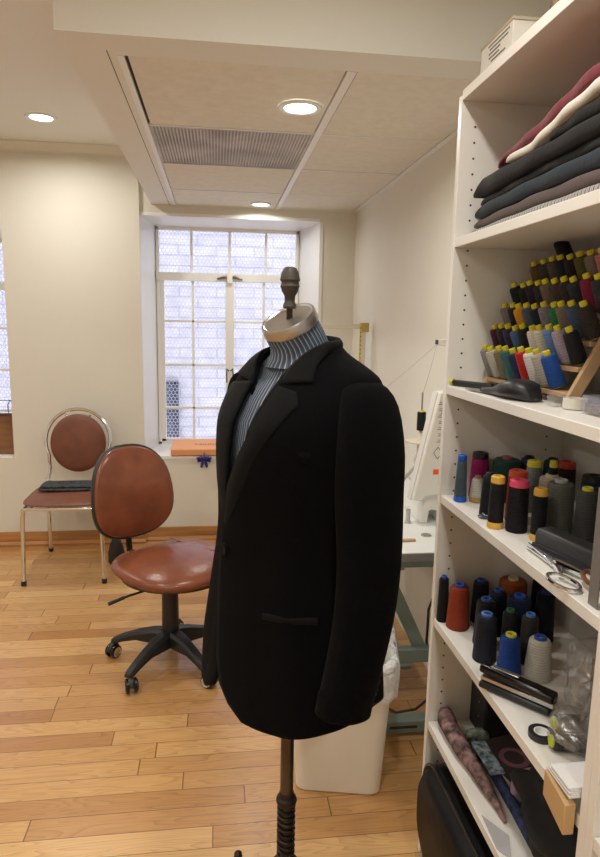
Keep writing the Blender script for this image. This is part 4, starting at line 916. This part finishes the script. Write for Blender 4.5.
# ------------------------------------------------------------ wooden spool rack on the second shelf
rkx, rkz = .662, Z2
rack = thing('spool_rack', 'tiered pale wood rack holding small spools on the second shelf', 'rack', (0, 0, 0))
RY0, RY1 = 1.125, 1.472; ROWS = 6; DX, DZ = .020, .048
def rowpos(i): return rkx+DX*i, rkz+.024+DZ*i
for i in range(ROWS):
    x, z = rowpos(i)
    MB().box(x-.014, x+.016, RY0-.012, RY1+.004, z-.010, z).build('rail', woodlt_m, rack, bevel=.0015)
for y in (RY0-.016, RY1+.004):
    x0, z0 = rowpos(0); x1, z1 = rowpos(ROWS-1); mb = MB()
    T = axes((0, y, 0), (1,0,0), (0,0,1), (0,-1,0))
    mb.prism([(x0-.026, Z2+.001), (x0-.002, Z2+.001), (x1+.045, z1-.004), (x1+.018, z1+.012)], T, .012); mb.build('side_rail', woodlt_m, rack, bevel=.0015)
    mb = MB(); mb.box(x1+.018, x1+.034, y-.012, y, Z2, z1-.002); mb.build('back_leg', woodlt_m, rack, bevel=.0015)
rowcols = [
 [('grey', (128,126,120)), ('light grey', (168,164,152)), ('khaki', (110,100,76)), ('sea green', (50,92,88)), ('navy', (24,28,46)), ('red', (130,22,36)), ('white', (206,204,200)), ('stone', (168,160,148)), ('royal blue', (28,70,140))],
 [('burgundy', (60,16,34)), ('dark navy', (26,30,44)), ('aubergine', (44,30,54)), ('denim', (56,86,122)), ('black', (26,28,34)), ('chalk white', (198,192,184)), ('cream', (184,178,164)), ('sky blue', (84,116,160)), ('lilac', (150,138,152)), ('jet black', (24,24,28))],
 [('dusty lilac', (122,112,112)), ('plum black', (34,26,38)), ('amber', (206,140,30)), ('slate', (48,56,70)), ('midnight blue', (26,34,48)), ('mauve grey', (120,112,120)), ('green', (34,112,60)), ('taupe', (112,100,88)), ('steel blue', (58,72,94)), ('dark brown', (46,38,34))],
 [('soot', (24,24,26)), ('black', (22,20,24)), ('dark plum', (34,24,40)), ('graphite', (38,36,36)), ('rose brown', (104,84,74)), ('umber', (64,52,46)), ('peat', (44,38,36)), ('charcoal', (32,30,30)), ('crimson', (112,20,48)), ('iron grey', (44,44,46))],
 [('ochre', (96,78,40)), ('smoke', (58,60,64)), ('mushroom', (84,76,70)), ('ink blue', (28,30,46)), ('blackberry', (30,24,36)), ('olive', (92,86,40)), ('dove grey', (118,108,100)), ('salmon pink', (176,112,104)), ('mocha', (92,70,58)), ('coal', (34,32,34))],
 [('pitch black', (26,24,34)),]]
rown = ['lowest row', 'second row up', 'third row up', 'fourth row up', 'fifth row up', 'topmost row']
ordn = ['first', 'second', 'third', 'fourth', 'fifth', 'sixth', 'seventh', 'eighth', 'ninth', 'tenth']
spool_yel = mat('spool_cap_yellow', srgb(206, 192, 40), .5)
small = {}
def spool(x, y, z, h, r, nm, rgb, label):
    t = thing('thread_spool', label, 'thread', (x, y, z), 0, 'small spools on the wooden rack'); t.rotation_euler = (R(random.uniform(-2, 2)), R(-24+random.uniform(-2, 2)), 0)
    MB().lathe([(r*.9, .003), (r, .005), (r*1.0, h*.3), (r*.93, h*.92), (r*.8, h-.001), (r*.5, h)], n=20).build('thread_winding', thread(nm.replace(' ', '_'), rgb), t)
    key = 'cap'
    if key not in small:
        mbc = MB(); mbc.lathe([(.0065, h-.001), (.0072, h+.004), (.0065, h+.0095), (.004, h+.010), (.0035, h+.006), (.0005, h+.006)], n=14, cap=False); o = mbc.build('spool_cap', spool_yel, t)
        small[key] = (o, h)
    else:
        o0, h0 = small[key]; c = o0.copy(); COL.objects.link(c); c.parent = t; c.location = (0, 0, h-h0)
    b0 = 'base'
    if b0 not in small: small[b0] = MB().lathe([(.008, 0), (.0115, .001), (.0115, .004), (.008, .005)], n=16).build('spool_base', spool_yel, t)
    else: c = small[b0].copy(); COL.objects.link(c); c.parent = t
    return t
offs = [0, 0, -.006, -.010, -.060, -.125]
for i, cols in enumerate(rowcols):
    x, z = rowpos(i); nn = len(cols)
    for j, (nm, rgb) in enumerate(cols):
        y = RY1-.016+offs[i]-.0362*j
        if y < RY0-.045: continue
        spool(x+random.uniform(-.001, .001), y, z+.0056, .068+random.uniform(-.003, .002), .0162+random.uniform(-.0007, .0007), nm, rgb,
              '%s thread spool, %s from far end, %s of wooden rack' % (nm, ordn[j], rown[i]) if nn > 1 else 'pitch black spool standing alone on the topmost row of the wooden rack')
# black pouch, cutter and boxes on second shelf
kn = thing('utility_knife', 'black cutter knife with yellow end at the far shelf edge', 'knife', (.600, 1.44, Z2))
Tk = Matrix.Rotation(R(-62), 4, 'Z')
mb = MB(); mb.box(-.055, .06, -.009, .009, .0005, .014, Tk).build('handle', blackp_m, kn, bevel=.003)
MB().tube([Tk @ Vector((-.056, 0, .0085)), Tk @ Vector((-.070, 0, .0085))], .008, 12).build('end_cap', mat('core_206_196_56', srgb(206, 196, 56), .45), kn)
gp = thing('hair_clipper', 'black rounded electric tool lying at the front of the second shelf', 'tool', (.598, 1.232, Z2), R(-78))
rg = []
for k in range(13):
    q = k/12; x = -.095+.17*q; hw = float(np.interp(q, [0, .25, .45, .6, .8, 1], [.009, .014, .026, .036, .036, .016])); hh = float(np.interp(q, [0, .25, .5, .7, .9, 1], [.006, .009, .017, .0215, .019, .008])); r = []
    for j in range(20):
        t = 2*pi*j/20; r.append(Vector((x, hw*math.copysign(abs(math.cos(t))**.8, math.cos(t)), .0215*hh/.0215+hh*math.copysign(abs(math.sin(t))**.8, math.sin(t)))))
    rg.append(r)
MB().loft(rg).build('tool_body', blackp_m, gp, angle=180)
MB().box(-.15, -.06, -.009, .009, .0025, .0045).build('metal_blade', steel_m, gp, smooth=False)
dk = thing('roll_of_tape', 'roll of translucent white tape on the second shelf', 'tape', (.640, 1.065, Z2))
MB().lathe([(.012, .001), (.021, .001), (.021, .020), (.012, .020), (.012, .001)], n=32, cap=False).build('tape_winding', mat('milky_tape', srgb(214, 210, 198), .35), dk)
ab = thing('clear_tape_box', 'clear acrylic box around the end of the tape roll', 'box', (.628, 1.103, Z2))
MB().box(-.014, .02, -.014, .014, 0, .021).build('box_shell', acry_m, ab, smooth=False)
pb = thing('pin_box', 'clear plastic box with brown pins at the near end of second shelf', 'box', (.652, .985, Z2))
MB().box(-.03, .04, -.03, .03, 0, .032).build('box_shell', acry_m, pb, smooth=False); MB().box(-.026, .036, -.026, .026, .002, .018).build('contents', mat('brown_bits', srgb(112, 92, 84), .6, var=.5, vscale=120), pb, smooth=False)
jr = thing('glass_jar', 'clear rounded jar standing under the wooden spool rack', 'jar', (.772, 1.09, Z2))
MB().lathe([(.02, 0), (.032, .004), (.036, .02), (.034, .05), (.026, .062), (.024, .07)], n=28, cap=False).build('jar_glass', acry_m, jr)
# dark grey block and shears on the third shelf
st = thing('hole_punch', 'long dark grey metal block tool beside the shears', 'punch', (.652, 1.030, Z3+.0), R(-76))
mb = MB(); mb.prism([(-.026, .0), (.026, 0), (.026, .022), (.012, .040), (-.020, .040), (-.026, .03)], axes((-.085, 0, 0), (0,1,0), (0,0,1), (1,0,0)), .17); mb.build('casing', mat('dark_grey_metal', srgb(70, 71, 74), .42, .2), st, bevel=.003)
MB().box(-.086, .086, -.031, -.0265, .001, .012).build('base_strip', blackp_m, st, bevel=.001)
sh = thing('tailor_shears', 'chrome tailor shears lying on the third shelf edge', 'scissors', (.582, 1.0, Z3), 0)
mb = MB()
for k, (e0, e1, dz) in enumerate((((.006, .10), (.014, .0), .003), ((.010, .102), (.010, .002), .009))):
    a = Vector((e0[0], e0[1], dz)); b = Vector((e1[0], e1[1], dz)); s = Vector((.009, .002, 0))
    mb.hexa([a-s*.15, b-s, b+s, a+s*.15, a-s*.15+Vector((0,0,.004)), b-s+Vector((0,0,.004)), b+s+Vector((0,0,.004)), a+s*.15+Vector((0,0,.004))])
mb.build('blades', chrome_m, sh, bevel=.001)
mb = MB(); mb.lathe([(.0005, .015), (.006, .015), (.007, .013), (.007, .002), (.0005, .002)], (.012, .006, 0), 16).build('pivot_screw', steel_m, sh)
def ringpts(cx_, cy_, cz_, a, b, rot, n=28): return [(cx_+a*math.cos(2*pi*k/n)*math.cos(rot)-b*math.sin(2*pi*k/n)*math.sin(rot), cy_+a*math.cos(2*pi*k/n)*math.sin(rot)+b*math.sin(2*pi*k/n)*math.cos(rot), cz_+.003*math.sin(2*pi*k/n)) for k in range(n)]
mb = MB(); mb.tube(ringpts(-.018, -.075, .008, .019, .030, R(18)), .0035, 8, closed=True); mb.tube([(.010, .0, .006), (.002, -.025, .008), (-.006, -.046, .008)], [.007, .006, .004], 8); mb.build('handle', chrome_m, sh)
mb = MB(); mb.tube([(.014, .0, .011), (.022, -.03, .012), (.028, -.05, .012)], [.007, .006, .004], 8)
mb.build('handle_shank', chrome_m, sh)
MB().tube(ringpts(.033, -.085, .014, .018, .030, R(-8)), .004, 8, closed=True).build('handle', mat('copper_brown', srgb(142, 92, 62), .35, .6), sh)
hr = thing('metal_ruler', 'grey metal ruler leaning upright at the near end of the third shelf', 'ruler', (XS+.014, YN+.040, Z3))
# ------------------------------------------------------------ stapler etc. on the fourth shelf
sp_ = thing('stapler', 'open black desk stapler across the front of the fourth shelf', 'stapler', (.600, 1.128, Z4), R(-50))
mb = MB(); mb.hexa([(-.07,-.018,.003),(.08,-.018,.003),(.08,.018,.003),(-.07,.018,.003),(-.07,-.015,.016),(.08,-.016,.016),(.08,.016,.016),(-.07,.015,.016)]); mb.build('base', blackp_m, sp_, bevel=.004)
mb = MB(); mb.hexa([(-.068,-.011,.019),(.085,-.011,.017),(.085,.011,.017),(-.068,.011,.019),(-.068,-.011,.027),(.085,-.011,.027),(.085,.011,.027),(-.068,.011,.027)]); mb.build('magazine', steel_m, sp_, bevel=.001)
mb = MB(); mb.hexa([(-.072,-.016,.036),(.085,-.016,.027),(.085,.016,.027),(-.072,.016,.036),(-.072,-.012,.052),(.085,-.014,.045),(.085,.014,.045),(-.072,.012,.052)]); mb.build('lever', blackg_m, sp_, bevel=.005)
MB().box(-.05, .01, -.006, .006, .0500, .0525).build('badge', steel_m, sp_, bevel=.001)
tr_ = thing('black_tape_roll', 'small roll of black tape lying on the fourth shelf', 'tape', (.596, 1.005, Z4))
MB().lathe([(.014, .0), (.0235, .0), (.0235, .011), (.014, .011), (.014, 0)], n=32, cap=False).build('tape_winding', blackp_m, tr_); MB().lathe([(.0125, 0), (.014, 0), (.014, .0112), (.0125, .0112), (.0125, 0)], n=32, cap=False).build('tape_core', trimw_m, tr_)
# papers / envelope at the near end
ev = thing('envelope_stack', 'stack of white papers and a kraft envelope jutting over the shelf edge', 'papers', (0, 0, 0))
kraft = mat('kraft_paper', srgb(190, 156, 112), .7, bump=.3, bscale=60); paper = mat('white_paper', srgb(226, 226, 226), .6)
MB().hexa([(XS-.022, .816, Z4-.034), (XS-.003, .816, Z4-.034), (XS-.003, .885, Z4-.022), (XS-.020, .885, Z4-.016), (XS-.022, .816, Z4+.020), (XS-.003, .816, Z4+.020), (XS-.003, .885, Z4+.030), (XS-.020, .885, Z4+.030)]).build('kraft_envelope', kraft, ev, bevel=.002)
for k in range(5):
    MB().box(XS-.016+.003*(k % 2), XR-.1, .816+.001*k, .888-.003*k, Z4+.031+.003*k, Z4+.0335+.003*k).build('paper_sheet', paper, ev, smooth=False)
# plastic bags
def blob(name, label, c, s, m, seed, cat='bag', amp=.22, parts=None, sub=3):
    t = thing(name, label, cat, c); import bmesh
    rnd = random.Random(seed); ph = [rnd.uniform(0, 6) for _ in range(9)]
    bm = bmesh.new(); bmesh.ops.create_icosphere(bm, subdivisions=4, radius=1)
    for v in bm.verts:
        p = v.co.copy(); k = 1+amp*(math.sin(3.1*p.x+ph[0]+2*p.z)*.5+math.sin(5.3*p.y+ph[1]+3*p.x)*.35+math.sin(9*p.z+ph[2]+6*p.x)*.22+abs(math.sin(11*p.x+7*p.y+ph[3]))*.25)
        q = Vector((p.x*s[0]*k, p.y*s[1]*k, (p.z*k+1)*s[2]))
        if q.z < 0.0005: q.z = .0005
        v.co = q
    me = bpy.data.meshes.new(name); bm.to_mesh(me); bm.free(); me.materials.append(m); me.shade_smooth()
    o = bpy.data.objects.new('film' if m is bag_m else 'cloth_heap', me); COL.objects.link(o); o.parent = t
    return t
blob('plastic_bag', 'crumpled clear polythene bag under the third shelf, behind the white cone', (.745, 1.055, Z4), (.075, .075, .070), bag_m, 1)
blob('plastic_bag', 'clear polythene bag standing at the near end of the fourth shelf', (.672, .900, Z4+.0), (.050, .065, .085), bag_m, 2)
b3 = blob('plastic_bag', 'clear bag wrapped round dark spools with yellow-green ends', (.640, .962, Z4+.0), (.052, .045, .036), bag_m, 3)
for k, (x, y, z) in enumerate(((.632, .962, Z4+.0165), (.636, .965, Z4+.050))):
    t = thing('thread_spool', ['dark wrapped spool with yellow-green ends, lower one in the bag', 'dark wrapped spool with yellow-green ends, upper one in the bag'][k], 'thread', (x, y, z), 0)
    t.rotation_euler = (0, R(90), R(-12))
    MB().lathe([(.015, -.034), (.016, -.030), (.016, .030), (.015, .034)], n=22).build('thread_winding', thread('dark_olive_grey', (58, 56, 50)), t)
    for zz in (-.041, .034): MB().lathe([(.009, zz), (.011, zz+.002), (.011, zz+.006), (.009, zz+.007)], n=18).build('spool_end', mat('lime_plastic', srgb(196, 206, 60), .5), t)
tag(MB().box(.76, .85, 1.02, 1.12, Z4, Z4+.085).build('brown_paper_packet', mat('brown_packet', srgb(120, 78, 34), .7), bevel=.003), 'brown paper packet behind the white cone on the fourth shelf', 'packet')
# ------------------------------------------------------------ fifth shelf
mbx = thing('black_case', 'black upright case at the far back of the fifth shelf', 'case', (.70, 1.43, Z5))
MB().box(-.03, .10, -.035, .060, 0, .215).build('case_body', mat('case_black', srgb(20, 20, 22), .5), mbx, bevel=.006)
for k in range(4): MB().lathe([(.0005, 0), (.002, 0), (.002, .001), (.0005, .001)], n=8, T=axes((-.0305, .0, .05+.04*k), (0,1,0), (0,0,1), (-1,0,0))).build('stud', steel_m, mbx)
sc2 = thing('rolled_scarf', 'mauve paisley scarf rolled along the front of the fifth shelf', 'scarf', (0, 0, 0))
mauve = mat('mauve_paisley', srgb(112, 86, 84), .8, var=.8, vscale=45, bump=.9, bscale=40)
path = [(.600, 1.478, Z5+.030), (.592, 1.45, Z5+.030), (.590, 1.40, Z5+.026), (.594, 1.34, Z5+.024), (.600, 1.28, Z5+.020), (.604, 1.22, Z5+.015), (.606, 1.17, Z5+.010), (.606, 1.13, Z5+.006)]
MB().tube(path, [.019, .024, .021, .022, .0165, .014, .008, .004], 18).build('scarf_roll', mauve, sc2, angle=180)
sc3 = MB(); sc3.tube([(.640, 1.38, Z5+.014), (.642, 1.28, Z5+.014), (.640, 1.15, Z5+.013), (.632, 1.0, Z5+.013), (.628, .86, Z5+.013)], [.010, .013, .013, .013, .012], 14); tag(sc3.build('blue_scarf', mat('navy_patterned', srgb(38, 46, 82), .8, var=.7, vscale=70)), 'navy patterned scarf edge running beside the mauve roll', 'scarf')
bk_ = thing('book', 'hardback book with round emblem lying on the fifth shelf', 'book', (.690, 1.288, Z5), R(12))
MB().box(-.045, .075, -.07, .075, .003, .028).build('pages', mat('page_cream', srgb(206, 194, 168), .7), bk_, smooth=False)
mb = MB(); mb.box(-.048, .078, -.073, .078, .028, .031); mb.box(-.048, .078, -.073, .078, 0, .003); mb.box(.076, .079, -.073, .078, 0, .031); mb.build('cover', mat('dark_book_cover', srgb(52, 44, 42), .5), bk_, smooth=False)
MB().lathe([(.024, .031), (.024, .0318), (.036, .0318), (.036, .031)], (.012, .0, 0), 28, cap=False).build('emblem_ring', mat('plum_print', srgb(116, 76, 92), .5), bk_)
fb = thing('fabric_bundle', 'small folded patterned green and white cloth behind the book', 'cloth', (.652, 1.398, Z5))
MB().loft([[Vector((q.x, q.y, q.z)) for q in r] for r in rounded_cushion(.034, .018, .032, .058, k=2.4, dome=.01)]).build('cloth_body', mat('green_white_print', srgb(120, 132, 122), .8, var=.6, vscale=90), fb, angle=180)
fb.location.z = Z5-.032
cdx = thing('plastic_sleeve_stack', 'stack of clear plastic sleeves leaning behind the book', 'sleeves', (.800, 1.28, Z5+.001), R(10))
for k in range(7): MB().box(-.03, .08, -.09, .06, .035+.008*k, .0365+.008*k, Matrix.Rotation(R(6), 4, 'Y')).build('sleeve', acry_m if k % 2 else MATS['dark_book_cover'], cdx, smooth=False)
MB().box(-.04, .08, -.09, .06, 0, .030).build('box_base', MATS['case_black'], cdx, bevel=.002)
lv = thing('lilac_cloth', 'lilac folded cloth lying against the black cloth heap', 'cloth', (.690, 1.205, Z5))
mb = MB(); mb.hexa([(-.055,-.03,.0),(.09,-.03,.0),(.08,.045,.0),(-.02,.05,.0),(-.045,-.02,.045),(.09,-.03,.060),(.08,.035,.055),(-.015,.045,.035)]); mb.build('cloth_body', mat('lilac_cotton', srgb(150, 126, 142), .8, bump=.5, bscale=60), lv, bevel=.012, seg=3)
bs_ = thing('blue_print_cloth', 'blue and white printed cloth between the book and the mauve roll', 'cloth', (.637, 1.30, Z5+.026))
MB().box(-.018, .02, -.06, .055, 0.001, .010).build('cloth_body', mat('blue_white_print', srgb(120, 140, 152), .8, var=.8, vscale=80), bs_, bevel=.004)
blob('black_cloth_heap', 'heap of crumpled black cloth filling the near half of fifth shelf', (.715, 1.0, Z5), (.098, .175, .070), mat('black_heap', srgb(20, 20, 22), .85, bump=.8, bscale=40), 5, 'cloth', .30)
bl = thing('binder_clip_bag', 'black bag with metal zip fittings at the near end of the fifth shelf', 'bag', (.640, .870, Z5))
MB().loft([[Vector((q.x, q.y, q.z)) for q in r] for r in rounded_cushion(.04, .05, 0, .060, k=3, dome=.02)]).build('bag_body', MATS['case_black'], bl, angle=180)
mb = MB(); mb.tube([(-.043, .02, .035), (-.043, .02, .07), (-.038, .018, .075)], .003, 6); mb.tube([(-.044, -.02, .045), (-.030, .025, .078)], .004, 6, flat=.5); mb.build('zip_pull', chrome_m, bl)
pr_ = MB().prism([(-.012, .06), (.022, .0), (.0, -.06), (-.018, -.03)], axes((XS+.022, 1.10, Z5), (1,0,0), (0,1,0), (0,0,1)), .0012); tag(pr_.build('paper_offcut', mat('grey_paper', srgb(178, 176, 178), .6)), 'grey paper offcut on the front of the fifth shelf', 'paper')
tag(MB().tube([(.575, .99, Z5+.008), (.572, .96, Z5+.012), (.578, .93, Z5+.009), (.574, .90, Z5+.008)], [.004, .010, .009, .004], 10).build('scrunched_ribbon', mat('plum_ribbon', srgb(92, 48, 66), .7)), 'scrap of plum ribbon near the front edge of the fifth shelf', 'ribbon')
# ------------------------------------------------------------ bottom: black bag and document sleeves
bg_ = thing('black_travel_bag', 'black soft-sided zip bag leaning out of the bottom shelf', 'bag', (0, 0, 0))
bgm = mat('black_bag_leather', srgb(14, 14, 16), .5, spec=.18, bump=.9, bscale=35)
def slab(x0, x1, yA, yB, z0, z1, r, dx):
    rings = []
    for q in np.linspace(0, 1, 14):
        x = x0+(x1-x0)*q; e = math.sin(pi*min(.5, max(q, .0)+.12 if q < .38 else .5)); s = .90+.10*min(1, math.sin(pi*q)*1.8+.0); ring = []
        for (u, v) in rrect((yB-yA)/2*s, (z1-z0)/2*s, r, 8): ring.append(Vector((x+dx*(v/((z1-z0)/2)), (yA+yB)/2+u, (z0+z1)/2+v)))
        rings.append(ring)
    return rings
MB().loft(slab(.520, .66, .86, 1.470, .088, .330, .085, -.0)).build('bag_body', bgm, bg_, angle=60)
for x in (.548, .625):
    yy = [((.86+1.470)/2+u*1.0, (.088+.330)/2+v) for u, v in rrect(.305+.002, .121+.001, .085, 8)]
    MB().tube([(x, a, b) for a, b in yy], .005, 8, closed=True).build('piping', blackg_m, bg_)
MB().tube([(.587, a, b) for a, b in [((.86+1.470)/2+u, (.088+.330)/2+v) for u, v in rrect(.306, .122, .085, 8)]], .0035, 6, closed=True).build('zip', mat('zip_dark', srgb(40, 40, 44), .4, .5), bg_)
ds = thing('document_sleeves', 'clear sleeves with coloured papers between the bag and the plinth', 'papers', (0, 0, 0))
for k, c in enumerate(((186, 176, 160), (96, 120, 150), (196, 170, 120), (210, 208, 204))):
    MB().box(XS+.001-.004*k-.018, XS+.001-.004*k-.0165, .90, 1.44-.02*k, .0005, .085-.006*k).build('sheet', mat('sheet_%d' % k, srgb(*c), .5), ds, smooth=False)
MB().box(XS-.036, XS-.035, .90, 1.43, .0005, .085).build('sleeve_film', acry_m, ds, smooth=False)
MB().box(-.001, .001, -.012, .012, 0, .185).build('blade', mat('ruler_grey', srgb(128, 124, 120), .5, .3), hr, smooth=False)
